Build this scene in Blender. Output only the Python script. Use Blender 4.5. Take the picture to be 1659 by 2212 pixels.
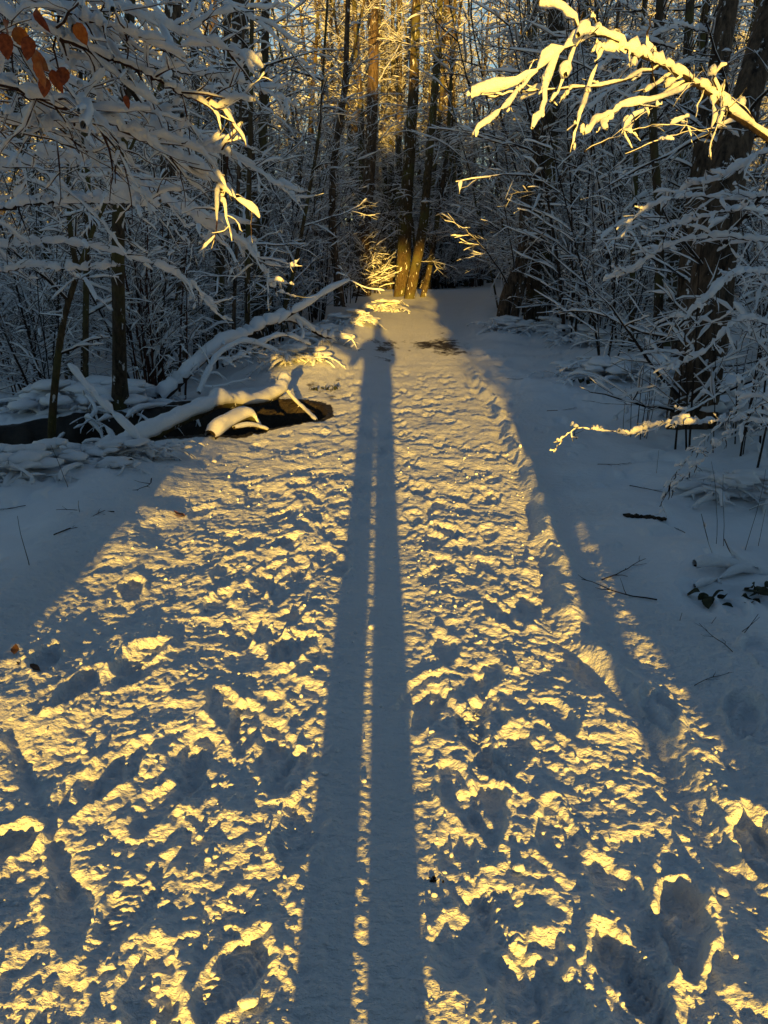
import bpy, bmesh, math, random
import numpy as np
from mathutils import Vector, Matrix
R = math.radians
# ------------------------------------------------------------------ camera, sky, sun
for o in list(bpy.data.objects): bpy.data.objects.remove(o)
S = bpy.context.scene
C = bpy.data.collections.new('wood'); S.collection.children.link(C)
CAM_H, PITCH, LENS = 1.5, R(18.9), 26.0
cam_d = bpy.data.cameras.new('camera'); cam = bpy.data.objects.new('camera', cam_d)
S.collection.objects.link(cam); S.camera = cam
cam.location = (0, 0, CAM_H); cam.rotation_euler = (R(90) - PITCH, 0, 0)
cam_d.lens = LENS; cam_d.sensor_width = 36; cam_d.clip_start = 0.03; cam_d.clip_end = 800
SUN_EL, SUN_AZ = R(5.5), R(-0.27)             # the sun stands behind the camera; azimuth of the shadows
w = bpy.data.worlds.new('World'); S.world = w; w.use_nodes = True
nt = w.node_tree; bg = nt.nodes['Background']
sky = nt.nodes.new('ShaderNodeTexSky'); sky.sky_type = 'NISHITA'; sky.sun_disc = False
sky.sun_elevation = SUN_EL; sky.sun_rotation = R(180) + SUN_AZ
sky.air_density = 1.0; sky.dust_density = 0.0; sky.ozone_density = 1.6
nt.links.new(sky.outputs[0], bg.inputs[0]); bg.inputs[1].default_value = 0.073
sd = bpy.data.lights.new('sun', 'SUN'); sun = bpy.data.objects.new('sun', sd); S.collection.objects.link(sun)
sd.energy = 5.0; sd.angle = R(0.42); sd.color = (1.0, 0.57, 0.085)
sv = Vector((math.sin(SUN_AZ)*math.cos(SUN_EL), math.cos(SUN_AZ)*math.cos(SUN_EL), -math.sin(SUN_EL)))
sun.rotation_euler = sv.to_track_quat('-Z', 'Y').to_euler(); sun.location = (0, -30, 20)
S.view_settings.view_transform = 'Standard'; S.view_settings.look = 'None'
S.view_settings.gamma = 1; S.view_settings.use_curve_mapping = False
S.view_settings.exposure = 1.22
try:
    S.cycles.max_bounces = 5; S.cycles.diffuse_bounces = 3
except Exception: pass

# ------------------------------------------------------------------ helpers
FPX = 1106 / math.tan(math.atan(18/26))      # focal length in units of a 1659 x 2212 sheet of the view
CP, SP = math.cos(PITCH), math.sin(PITCH)
def at(px, py, y):                            # the point seen at px, py that lies y metres ahead
    dx = (px-829.5)/FPX; dy = (1106-py)/FPX
    v = Vector((dx, CP + dy*SP, -SP + dy*CP)); k = y/v.y
    return Vector((v.x*k, y, CAM_H + v.z*k))
def tag(o, label=None, cat=None, group=None, kind=None):
    if label: o['label'] = label
    if cat: o['category'] = cat
    if group: o['group'] = group
    if kind: o['kind'] = kind
    return o
def empty(name, loc, label, cat, group=None):
    o = bpy.data.objects.new(name, None); C.objects.link(o); o.location = loc
    o.empty_display_size = .2
    return tag(o, label, cat, group)
def mesh_np(name, V, Q, mat, smooth=True):
    me = bpy.data.meshes.new(name); n = len(Q); k = Q.shape[1]
    me.vertices.add(len(V)); me.vertices.foreach_set('co', np.asarray(V, np.float32).ravel())
    me.loops.add(n*k); me.loops.foreach_set('vertex_index', Q.astype(np.int32).ravel())
    me.polygons.add(n); me.polygons.foreach_set('loop_start', np.arange(0, n*k, k, dtype=np.int32))
    me.polygons.foreach_set('loop_total', np.full(n, k, np.int32))
    me.update(calc_edges=True); me.validate()
    if smooth: me.polygons.foreach_set('use_smooth', np.ones(len(me.polygons), bool))
    if mat: me.materials.append(mat)
    return me
def obj(name, me, parent=None, loc=None, coll=None):
    o = bpy.data.objects.new(name, me); (coll or C).objects.link(o)
    if parent: o.parent = parent
    if loc is not None: o.location = loc
    return o

# gradient-free value noise, vectorised
_rs = np.random.RandomState(7); _T = _rs.rand(256, 256).astype(np.float32)
def vn(x, y, seed=0):
    x = x + seed*17.31; y = y + seed*9.77
    xi = np.floor(x).astype(np.int64); yi = np.floor(y).astype(np.int64)
    fx = (x-xi).astype(np.float32); fy = (y-yi).astype(np.float32)
    fx = fx*fx*fx*(fx*(fx*6-15)+10); fy = fy*fy*fy*(fy*(fy*6-15)+10)
    a = _T[xi & 255, yi & 255]; b = _T[(xi+1) & 255, yi & 255]; c = _T[xi & 255, (yi+1) & 255]; d = _T[(xi+1) & 255, (yi+1) & 255]
    return (a+(b-a)*fx) + ((c+(d-c)*fx) - (a+(b-a)*fx))*fy - .5
def rot(x, y, a): return x*math.cos(a)-y*math.sin(a), x*math.sin(a)+y*math.cos(a)
def ss(a, b, x):
    t = np.clip((x-a)/(b-a), 0, 1); return t*t*(3-2*t)
def fbm(x, y, octv, seed=0, gain=.5):
    s = 0; a = 1
    for k in range(octv):
        x, y = rot(x, y, .6); s = s + a*vn(x, y, seed+k); x = x*2.03; y = y*2.03; a *= gain
    return s

# ------------------------------------------------------------------ materials
def mat(name, rough=.8):
    m = bpy.data.materials.new(name); m.use_nodes = True
    b = m.node_tree.nodes['Principled BSDF']; b.inputs['Roughness'].default_value = rough
    b.inputs['Specular IOR Level'].default_value = .25
    return m, m.node_tree, b
def N(t, ty, **kw):
    n = t.nodes.new(ty)
    for k, v in kw.items():
        if k in n.inputs: n.inputs[k].default_value = v
        else: setattr(n, k, v)
    return n
def ramp(t, src, stops):
    r = t.nodes.new('ShaderNodeValToRGB'); t.links.new(src, r.inputs[0])
    e = r.color_ramp.elements
    while len(e) < len(stops): e.new(.5)
    for i, (p, c) in enumerate(stops):
        e[i].position = p; e[i].color = (*c, 1) if len(c) == 3 else c
    return r
def snow_mat(name, base, dirt=0.0, bump=.35, sc=120, mid=0):
    m, t, b = mat(name, .5); L = t.links
    tc = N(t, 'ShaderNodeTexCoord')
    n1 = N(t, 'ShaderNodeTexNoise', Scale=sc, Detail=4.0, Roughness=.6); L.new(tc.outputs['Object'], n1.inputs['Vector'])
    n2 = N(t, 'ShaderNodeTexNoise', Scale=3.0, Detail=5.0); L.new(tc.outputs['Object'], n2.inputs['Vector'])
    c = ramp(t, n2.outputs[0], [(.35, tuple(v*.95 for v in base)), (.65, base)])
    out = c.outputs[0]
    if dirt:
        at_ = N(t, 'ShaderNodeAttribute', attribute_name='soil')
        n3 = N(t, 'ShaderNodeTexNoise', Scale=9.0, Detail=6.0, Roughness=.7); L.new(tc.outputs['Object'], n3.inputs['Vector'])
        sr = ramp(t, n3.outputs[0], [(.3, (.006, .005, .004)), (.7, (.035, .025, .016))])
        ad = N(t, 'ShaderNodeMath', operation='ADD'); L.new(at_.outputs['Fac'], ad.inputs[0]); L.new(n3.outputs[0], ad.inputs[1])
        th = N(t, 'ShaderNodeMapRange'); L.new(ad.outputs[0], th.inputs[0])
        th.inputs[1].default_value = .88; th.inputs[2].default_value = 1.06
        mx = N(t, 'ShaderNodeMix', data_type='RGBA'); L.new(th.outputs[0], mx.inputs[0]); L.new(out, mx.inputs[6]); L.new(sr.outputs[0], mx.inputs[7])
        out = mx.outputs[2]
    L.new(out, b.inputs['Base Color'])
    bp = N(t, 'ShaderNodeBump', Strength=bump, Distance=.004 if dirt else .011); L.new(n1.outputs[0], bp.inputs['Height']); L.new(bp.outputs[0], b.inputs['Normal'])
    if mid:
        mp = N(t, 'ShaderNodeMapping'); mp.inputs['Scale'].default_value = (.75, 1.25, 1); L.new(tc.outputs['Object'], mp.inputs[0])
        n4 = N(t, 'ShaderNodeTexNoise', Scale=34.0, Detail=5.0, Roughness=.62); L.new(mp.outputs[0], n4.inputs['Vector'])
        b2 = N(t, 'ShaderNodeBump', Strength=mid, Distance=.03); a2 = N(t, 'ShaderNodeAttribute', attribute_name='trod')
        mr = N(t, 'ShaderNodeMapRange'); L.new(a2.outputs['Fac'], mr.inputs[0]); mr.inputs[3].default_value = .22; mr.inputs[4].default_value = 1.0
        mm = N(t, 'ShaderNodeMath', operation='MULTIPLY'); L.new(n4.outputs[0], mm.inputs[0]); L.new(mr.outputs[0], mm.inputs[1]); L.new(mm.outputs[0], b2.inputs['Height']); L.new(b2.outputs[0], bp.inputs['Normal'])
    b.inputs['Specular IOR Level'].default_value = .35
    return m
SNOWC = (.80, .84, .89)
M_ground = snow_mat('ground snow', SNOWC, 1.0, .6, 145, 1.0)
M_path = M_ground
M_snow = snow_mat('branch snow', (.80, .83, .88), 0, .9, 55)
def bark_mat(name, dark, light, moss=None, sc=14):
    m, t, b = mat(name, .9); L = t.links
    tc = N(t, 'ShaderNodeTexCoord'); mp = N(t, 'ShaderNodeMapping'); mp.inputs['Scale'].default_value = (1, 1, .3)
    L.new(tc.outputs['Object'], mp.inputs[0])
    n1 = N(t, 'ShaderNodeTexNoise', Scale=sc*2., Detail=7.0, Roughness=.7); L.new(mp.outputs[0], n1.inputs['Vector'])
    c = ramp(t, n1.outputs[0], [(.35, dark), (.65, light)]); out = c.outputs[0]
    if moss:
        n2 = N(t, 'ShaderNodeTexNoise', Scale=2.2, Detail=5.0); L.new(tc.outputs['Object'], n2.inputs['Vector'])
        r2 = ramp(t, n2.outputs[0], [(.48, (0, 0, 0)), (.6, (1, 1, 1))])
        mx = N(t, 'ShaderNodeMix', data_type='RGBA'); L.new(r2.outputs[0], mx.inputs[0]); L.new(out, mx.inputs[6]); mx.inputs[7].default_value = (*moss, 1)
        out = mx.outputs[2]
    if sc < 20:
        mp3 = N(t, 'ShaderNodeMapping'); mp3.inputs['Scale'].default_value = (9, 9, 3.5); L.new(tc.outputs['Object'], mp3.inputs[0])
        n3 = N(t, 'ShaderNodeTexNoise', Scale=1.3, Detail=4.0, Roughness=.65); L.new(mp3.outputs[0], n3.inputs['Vector'])
        r3 = ramp(t, n3.outputs[0], [(.62, (0, 0, 0)), (.65, (1, 1, 1))])
        m3 = N(t, 'ShaderNodeMix', data_type='RGBA'); L.new(r3.outputs[0], m3.inputs[0]); L.new(out, m3.inputs[6]); m3.inputs[7].default_value = (.78, .81, .86, 1)
        out = m3.outputs[2]
    L.new(out, b.inputs['Base Color'])
    bp = N(t, 'ShaderNodeBump', Strength=1.0, Distance=.05); L.new(n1.outputs[0], bp.inputs['Height']); L.new(bp.outputs[0], b.inputs['Normal'])
    return m
M_bark = bark_mat('grey brown bark', (.025, .018, .012), (.11, .085, .06), (.10, .09, .035))
M_barkd = bark_mat('dark rough bark', (.018, .013, .010), (.17, .12, .08), None, 9)
M_barkg = bark_mat('mossy ochre bark', (.035, .025, .014), (.13, .095, .05), (.10, .095, .035))
M_twig = bark_mat('twig bark', (.022, .015, .012), (.065, .045, .034), None, 30)
M_red = bark_mat('reddish twig bark', (.05, .02, .014), (.13, .06, .04), None, 30)
def flat_mat(name, c1, c2, sc=20, rough=.7, trans=0):
    m, t, b = mat(name, rough); tc = N(t, 'ShaderNodeTexCoord')
    n = N(t, 'ShaderNodeTexNoise', Scale=float(sc), Detail=4.0); t.links.new(tc.outputs['Object'], n.inputs['Vector'])
    r = ramp(t, n.outputs[0], [(.35, c1), (.65, c2)]); t.links.new(r.outputs[0], b.inputs['Base Color'])
    return m
M_leaf = flat_mat('russet leaf', (.30, .075, .02), (.50, .17, .035), 60, .55)
M_leafd = flat_mat('dull brown leaf', (.05, .025, .015), (.12, .06, .03), 50)
M_leafg = flat_mat('dark bramble leaf', (.012, .016, .009), (.04, .045, .02), 40)
M_soil = flat_mat('dark soil', (.008, .006, .004), (.04, .028, .018), 25, .95)
M_needle = flat_mat('spruce needles', (.015, .03, .015), (.04, .06, .03), 10)
m, t, b = mat('dark stream water', .06); b.inputs['Base Color'].default_value = (.004, .005, .005, 1); M_water = m
_n = N(t, 'ShaderNodeTexNoise', Scale=6.0, Detail=2.0); _b = N(t, 'ShaderNodeBump', Strength=.15, Distance=.02)
t.links.new(_n.outputs[0], _b.inputs['Height']); t.links.new(_b.outputs[0], b.inputs['Normal'])

# ------------------------------------------------------------------ the ground
PCY = [-90, 0, 10, 14, 20, 24, 28, 34, 45, 70]; PCX = [0, 0, .05, .35, .9, 1.6, 2.9, 5.2, 11, 30]
CRK = np.array([(-14, 5.0), (-6, 5.6), (-3.2, 6.45), (-2.1, 6.8), (-1.6, 7.3), (-1.38, 7.5)])
def creek(x, y):
    d = np.full(np.shape(x), 9.0, np.float32)
    for a, b in zip(CRK[:-1], CRK[1:]):
        ab = b-a; t = np.clip(((x-a[0])*ab[0]+(y-a[1])*ab[1])/(ab@ab), 0, 1)
        d = np.minimum(d, np.hypot(x-a[0]-ab[0]*t, y-a[1]-ab[1]*t))
    return d
def coarse(x, y):
    x = np.asarray(x, float); y = np.asarray(y, float)
    u = x - np.interp(y, PCY, PCX)
    h = np.zeros(np.broadcast(x, y).shape)
    near = ss(-3, 2, y)
    h = h + .07*ss(1.0, 1.7, u)*near + .22*ss(1.6, 5.5, u) + .05*ss(1.25, 3.2, -u)*near*(1-ss(5, 7, y))
    h = h - .42*ss(1.0, 3.4, -u)*ss(7.5, 9.5, y)*(1-ss(20, 30, y)) - .25*ss(3, 6, -u)*(1-ss(20, 30, y))*ss(2, 6, y)
    off = ss(1.1, 1.9, np.abs(u))
    h = h + off*(.16*vn(x*.55, y*.55, 3) + .07*vn(x*1.6, y*1.6, 5)) + .05*vn(x*.3, y*.3, 8)
    h = h + .5*ss(34, 80, y) + .9*vn(x*.06, y*.06, 11)*ss(30, 60, y)
    h = h + .26*np.exp(-((u+1.15)/.75)**2)*ss(8.3, 12.5, y)*(1-ss(15, 22, y))
    h = h + .014*(np.clip(y, 11, 30)-11)
    d = creek(x, y) + .13*vn(x*2.2, y*2.2, 21) + .06*vn(x*6, y*6, 22)
    wd = .66 + .16*ss(-1.5, -3, x)
    h = h - .85*(1-ss(wd-.08, wd+.10, d))
    return h
def ground_z(x, y): return float(coarse(np.array([x]), np.array([y]))[0])

def build_ground():
    dep = np.radians(np.linspace(64, 3.2, 760)); yr = CAM_H/np.tan(dep)
    far = yr[-1]*np.power(160/yr[-1], np.arange(1, 61)/60)
    back = -np.power(80.0, np.arange(60, -1, -1)/60)+1+yr[0]-.02
    ys = np.concatenate([back, yr, far])
    side = np.power(70.0, np.arange(1, 31)/30)
    us = np.concatenate([-side[::-1], np.linspace(-1, 1, 700), side])
    hw = np.where(ys < .7, .35+.55*.7, .35+.55*ys); 
    hw = np.where(ys > 30, .35+.55*30+(ys-30)*.2, hw)
    X = (us[None, :]*hw[:, None]); Y = np.repeat(ys[:, None], len(us), 1)
    X = X.astype(np.float64)
    Z = coarse(X, Y)
    U = X-np.interp(Y, PCY, PCX)
    n_edge = .35*vn(X*1.1, Y*1.1, 31)+.2*vn(X*3.3, Y*3.3, 32)
    tr = 1-ss(1.15, 1.95, np.abs(U+.15)+n_edge*1.5)              # trodden part
    trod = tr.copy()
    nearm = 1-ss(6, 13, Y)
    # soft relief off the path
    off = 1-tr
    pit = np.clip(vn(X*5.5, Y*5.5, 48)-.26, 0, 1)*ss(-.1, .3, vn(X*.9, Y*.9, 49)); Z = Z - off*.26*pit*(Y < 14); lmp = np.clip(vn(X*9, Y*9, 50)-.3, 0, 1); Z = Z + off*.16*lmp*(Y < 12)
    Z = Z + .07*np.clip(fbm(X*2.4, Y*2.1, 2, 84), 0, 1)*ss(.7, 1.1, -U)*(1-ss(2.2, 3, -U))*ss(1.4, 2.2, Y)*(1-ss(5, 6, Y))
    Z = Z + off*(.06*vn(X*3.1, Y*3.1, 41)+.014*vn(X*8, Y*8, 42)+.004*vn(X*22, Y*22, 43))
    # rippled drift on the bank left of the path
    rip = ss(8.2, 9.2, Y)*(1-ss(20, 26, Y))*ss(.9, 1.3, -U)*(1-ss(3.2, 4.2, -U))
    ph = Y*10+3.0*vn(X*1.8, Y*1.8, 44)*2+X*2.5
    Z = Z + rip*.022*np.sin(ph)*(.6+vn(X*3, Y*3, 46))
    # trodden relief: lumps, clods and cross ripples
    lum = fbm(X*2.6, Y*2.6, 2, 51)
    calm = 1-.6*np.exp(-(X/.17)**2)*(1-ss(4, 6, Y)); tr = tr*calm*(.92-.14*ss(3, 6, Y)); Z = Z + tr*(.017*lum*nearm+.008*lum)
    cl = fbm(X*9.5, Y*8.5, 3, 55, .6); cl2 = np.abs(cl)
    Z = Z + tr*(.009*cl)*(.45+.55*nearm); Z = Z+tr*.0105*fbm(X*17, Y*25, 3, 57, .68)*(1-.45*ss(3, 8, Y))
    Z = Z + tr*.010*np.clip(fbm(X*26, Y*22, 2, 61, .6), 0, 1)*(.5+.5*nearm)
    crisp = np.clip(fbm(X*48, Y*40, 2, 66)-.12, 0, 1); Z = Z + tr*.013*crisp*(1-ss(3, 7, Y))
    fine = vn(X*95, Y*90, 71); Z = Z + .0016*fine*(1-ss(2.5, 4, Y))*(.4+.6*tr)
    crs = fbm(X*2.4, Y*9.0, 3, 75, .6); Z = Z + tr*.006*crs*ss(3.5, 8, Y); Z = Z+tr*.007*fbm(X*7, Y*19, 3, 79, .65)*ss(3, 7, Y)*(1-ss(22, 30, Y))
    # a narrow rut along the right edge and a broken crust edge
    e1 = np.interp(Y, [0, 2, 3, 4, 6, 8, 12], [1.12, .98, .86, .95, 1.12, 1.2, 1.3])+.05*vn(Y*2.2, Y*0, 81)*2
    rg = np.exp(-((X-e1)/.05)**2)*(1-ss(9, 13, Y))*ss(1.2, 2, Y); Z = Z + .028*rg*(.4+1.4*(vn(X*7, Y*5, 83)+.5)) 
    rt = np.exp(-((X-e1+.11)/.05)**2)*(1-ss(9, 13, Y)); Z = Z - .022*rt
    # footprints
    rng = np.random.RandomState(5)
    feet = []
    for i in range(430):
        y = .8+9.5*rng.rand()**1.25; x = rng.normal(0, .62)+(.0 if y > 3 else -.1)
        if abs(x) < 1.45 and not (abs(x+.03) < .16 and y < 4): feet.append((x, y, rng.normal(0, .32)+(math.pi if rng.rand() < .4 else 0), .006+.010*rng.rand(), rng.rand() < .13))
    for (x, y, a) in [(1.02, 1.62, .25), (1.25, 2.2, .5), (1.45, 1.75, .2), (.98, 2.25, .1), (1.2, 1.25, -.2), (1.5, 2.6, .3), (1.62, 3.1, .2),
                      (-1.3, 2.5, -.3), (-1.1, 2.3, .2), (-1.45, 2.05, .6), (-1.05, 1.55, .8), (-1.2, 3.2, -.3), (-.95, 2.55, .5), (-1.25, 1.2, .4), (.72, 1.35, .3), (.55, 1.2, -.3)]:
        feet.append((x, y, a, .022+.014*rng.rand(), False))
    feet += [(.34, 1.95, -.5, .014, True), (.42, 2.0, .3, .012, True), (.62, 1.28, .6, .02, True), (.30, 2.15, .2, .014, True)]
    for (fx, fy, a, dp, tread) in feet:
        j0 = np.searchsorted(ys, fy-.3); j1 = np.searchsorted(ys, fy+.3)
        if j1-j0 < 3: continue
        i0 = np.searchsorted(us, (fx-.3)/hw[j0] if fx-.3 > 0 else (fx-.3)/hw[j0]); i0 = max(0, min(i0, np.searchsorted(us, (fx-.3)/hw[j1-1])))
        i1 = max(np.searchsorted(us, (fx+.3)/hw[j0]), np.searchsorted(us, (fx+.3)/hw[j1-1]))
        xs = X[j0:j1, i0:i1]; yy = Y[j0:j1, i0:i1]
        lx, ly = rot(xs-fx, yy-fy, a)
        wid = .048*(1+.25*np.sin(ly*14+.6)); q = np.sqrt((lx/wid)**2+(ly/.135)**2)+.35*vn(xs*13, yy*13, 92)+.2*vn(xs*34, yy*34, 91)
        dz = -dp*(1-ss(.75, 1.08, q)) + dp*.38*np.exp(-((q-1.22)/.17)**2)*(.3+1.4*(vn(xs*22, yy*22, 93)+.5))
        if tread: dz += (.0022 if dp < .0135 or abs(fx) > .7 else .004)*np.sin(ly*330+np.abs(lx)*200)*(.4+1.2*(vn(xs*25, yy*25, 94)+.5))*(1-ss(.7, .95, q))
        Z[j0:j1, i0:i1] += dz
    # tyre or sled streak at lower left
    lx, ly = rot(X+1.0, Y-1.75, -.62); st = np.exp(-(lx/.022)**2)*(1-ss(.35, .5, np.abs(ly))); Z -= .02*st
    # soil showing: channel walls and worn patches
    d = creek(X, Y) + .13*vn(X*2.2, Y*2.2, 21) + .06*vn(X*6, Y*6, 22)
    wdd = .66+.16*ss(-1.5, -3, X); soil = (1-ss(wdd+.10, wdd+.24, d))*1.1
    Xw = X+.5*fbm(X*2.6, Y*1.6, 4, 97, .65); Yw = Y+1.3*fbm(X*2.3, Y*1.2, 4, 98, .65); pat = np.exp(-(((Xw-1.15)/.55)**2+((Yw-13.6)/1.3)**2))*.43+np.exp(-(((Xw+.12)/.25)**2+((Yw-11.9)/1.2)**2))*.50+np.exp(-(((Xw+.9)/.3)**2+((Yw-9.2)/.5)**2))*.45
    pat += np.exp(-(((Xw-.5)/.9)**2+((Yw-13.3)/1.6)**2))*.33
    soil = np.clip(soil+pat, 0, 1.2)
    J, I = X.shape
    idx = np.arange(J*I).reshape(J, I)
    Q = np.stack([idx[:-1, :-1], idx[:-1, 1:], idx[1:, 1:], idx[1:, :-1]], -1).reshape(-1, 4)
    V = np.stack([X, Y, Z], -1).reshape(-1, 3)
    cu = (U[:-1, :-1]).reshape(-1); onp = np.abs(cu+.1) < 1.35
    onp &= (d[:-1, :-1].reshape(-1) > .9)
    for name, sel, mt in (('snow_ground', ~onp, M_ground), ('snow_path', onp, M_path)):
        q = Q[sel]; used, inv = np.unique(q, return_inverse=True)
        me = mesh_np(name, V[used], inv.reshape(-1, 4), mt)
        a = me.attributes.new('soil', 'FLOAT', 'POINT'); a.data.foreach_set('value', soil.ravel()[used].astype(np.float32))
        a = me.attributes.new('trod', 'FLOAT', 'POINT'); a.data.foreach_set('value', trod.ravel()[used].astype(np.float32))
        tag(obj(name, me), kind='structure')
build_ground()
# dark water at the bottom of the channel
wv = []; 
for k, (x, y) in enumerate(CRK): wv += [(x, y-.7, -.78), (x, y+.7, -.78)]
wq = np.array([(2*k, 2*k+2, 2*k+3, 2*k+1) for k in range(len(CRK)-1)])
tag(obj('stream_water', mesh_np('stream_water', np.array(wv), wq, M_water, False)), kind='structure')

# ------------------------------------------------------------------ branches
class Skel:
    def __init__(s): s.b = []                      # (points, radii, level, snow thickness)
    def add(s, P, r0, r1, lvl, sn): s.b.append((P, r0, r1, lvl, sn))
def poly(rng, p, d, L, n, wob, grav):
    P = [p.copy()]; st = L/(n-1); p = p.copy(); d = d.normalized()
    for i in range(n-1):
        d = d + Vector((rng.gauss(0, wob), rng.gauss(0, wob), rng.gauss(0, wob)+grav)); d.normalize()
        p = p + d*st; P.append(p)
    return P
UP = Vector((0, 0, 1))
def twigs(sk, rng, P, r, lvl, specs):
    """side shoots along a branch, alternate, roughly in one flat spray"""
    if lvl >= len(specs): return
    sp = specs[lvl]; n = len(P); L = sum((P[i+1]-P[i]).length for i in range(n-1))
    k = max(1, int(L/sp['gap']+rng.random())); side = rng.choice((-1, 1))
    for i in range(k):
        t = sp.get('start', .15)+(1-sp.get('start', .15))*(i+rng.random()*.8)/k
        f = min(t, .995)*(n-1); a = int(f); q = P[a].lerp(P[a+1], f-a); T = (P[a+1]-P[a]).normalized()
        Sd = T.cross(UP)
        if Sd.length < .15: Sd = Vector((rng.gauss(0, 1), rng.gauss(0, 1), 0))
        Sd.normalize(); U = Sd.cross(T); side = -side
        if sp.get('round'):
            th = rng.random()*6.283; lat = Sd*math.cos(th)+U*math.sin(th)
        else:
            th = rng.gauss(0, sp.get('roll', .5)); lat = (Sd*side)*math.cos(th)+U*math.sin(th)
        an = R(rng.uniform(*sp['ang'])); d = T*math.cos(an)+lat*math.sin(an)
        l = sp['len']*(1-.62*t)*rng.uniform(.45, 1.25)
        rr = min(sp['r']*rng.uniform(.7, 1.2), r*.85)
        c = poly(rng, q, d, l, sp['n'], sp.get('wob', .1), sp.get('grav', 0.0))
        sk.add(c, rr, rr*.35, lvl+1, sp.get('snow', .01)*(rng.uniform(.0, .25) if rng.random() < .42 else rng.uniform(.6, 1.5)))
        twigs(sk, rng, c, rr, lvl+1, specs)
def frames(P):
    T = np.gradient(P, axis=1); T /= np.linalg.norm(T, axis=2, keepdims=True)+1e-9
    Sv = np.cross(T, np.array([0, 0, 1.])); ln = np.linalg.norm(Sv, axis=2, keepdims=True)
    # near-vertical runs: hold one fixed sideways vector for the whole run
    fix = (ln.min(axis=1, keepdims=True) < .3)
    alt = np.cross(T, np.array([0.31, -.95, 0.])); alt /= np.linalg.norm(alt, axis=2, keepdims=True)+1e-9
    Sv = np.where(fix, alt, Sv/(ln+1e-9)); U = np.cross(Sv, T)
    return T, Sv, U
def ringmesh(rings):
    """rings: list of arrays (M,N,K,3) -> verts, quads (tubes closed round, open at the ends)"""
    Vs = []; Qs = []; o = 0
    for Rg in rings:
        M, n, K, _ = Rg.shape; Vs.append(Rg.reshape(-1, 3))
        idx = np.arange(M*n*K).reshape(M, n, K)+o; nx = np.roll(idx, -1, axis=2)
        Qs.append(np.stack([idx[:, :-1], nx[:, :-1], nx[:, 1:], idx[:, 1:]], -1).reshape(-1, 4)); o += M*n*K
    return np.concatenate(Vs), np.concatenate(Qs)
def group_by_n(br):
    g = {}
    for b in br: g.setdefault(len(b[0]), []).append(b)
    for n, bs in g.items():
        P = np.array([[tuple(v) for v in b[0]] for b in bs]); 
        r0 = np.array([b[1] for b in bs]); r1 = np.array([b[2] for b in bs]); sn = np.array([b[4] for b in bs])
        yield n, P, r0, r1, sn
def tube(br, sides, flare=None, rough=0, rs=None):
    rings = []
    for n, P, r0, r1, sn in group_by_n(br):
        T, Sv, U = frames(P); t = np.linspace(0, 1, n)[None, :]
        r = r0[:, None]*(1-t)+r1[:, None]*t
        if flare: r = r*(1+flare*np.exp(-t*n*1.1))
        th = np.arange(sides)*2*math.pi/sides
        rr = r[:, :, None]*np.ones(sides)[None, None]
        if rough: rr = rr*(1+rough*(rs.rand(*rr.shape)-.5))
        rings.append(P[:, :, None]+rr[..., None]*(np.cos(th)[:, None]*Sv[:, :, None]+np.sin(th)[:, None]*U[:, :, None]))
    return ringmesh(rings)
def snowtube(br, rs, prof, clump=.6, wmul=1.0, cover=.9):
    """snow lying along the upper side of branches"""
    rings = []
    pr = {3: [(-1, 0), (0, 1), (1, 0)], 4: [(-1, .0), (-.75, .8), (.75, .8), (1, .0)],
          6: [(-.9, -.08), (-1, .45), (-.5, .95), (.5, .95), (1, .45), (.9, -.08)],
          8: [(-.75, -.2), (-1.05, .25), (-.85, .72), (-.35, 1), (.35, 1), (.85, .72), (1.05, .25), (.75, -.2)]}[prof]
    pr = np.array(pr)
    for n, P, r0, r1, sn in group_by_n(br):
        T, Sv, U = frames(P); t = np.linspace(0, 1, n)[None, :]
        r = r0[:, None]*(1-t)+r1[:, None]*t
        hor = np.sqrt(np.clip(1-T[:, :, 2]**2, 0, 1))
        no = rs.rand(P.shape[0], n)
        if n > 6: no = (no+.6*np.roll(no, 1, 1)+.6*np.roll(no, -1, 1))/2.2
        s = sn[:, None]*np.clip((hor-.35)/.5, 0, 1)*(1-clump+clump*2*no)
        gap = rs.rand(P.shape[0], n) < cover; s = np.where(gap, s, s*.12)
        s[:, -1] *= .55; s[:, 0] *= .4
        wd = (r*.95+s*.5)*wmul; wd = np.where(s < sn[:, None]*.1, r*.6, wd); wd[:, -1] = np.minimum(wd[:, -1], wd[:, -2]*.6)
        Sh = Sv; Uz = U*.5+np.array([0, 0, .5]); 
        base = P+U*(r*.35)[..., None]
        jit = 1+.25*(rs.rand(P.shape[0], n, len(pr))-.5)*(1 if prof >= 6 else .4)
        rings.append(base[:, :, None]+(wd[:, :, None]*jit*pr[:, 0])[..., None]*Sh[:, :, None]+((s+r*.5)[:, :, None]*jit*pr[:, 1])[..., None]*Uz[:, :, None])
    return ringmesh(rings)
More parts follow.
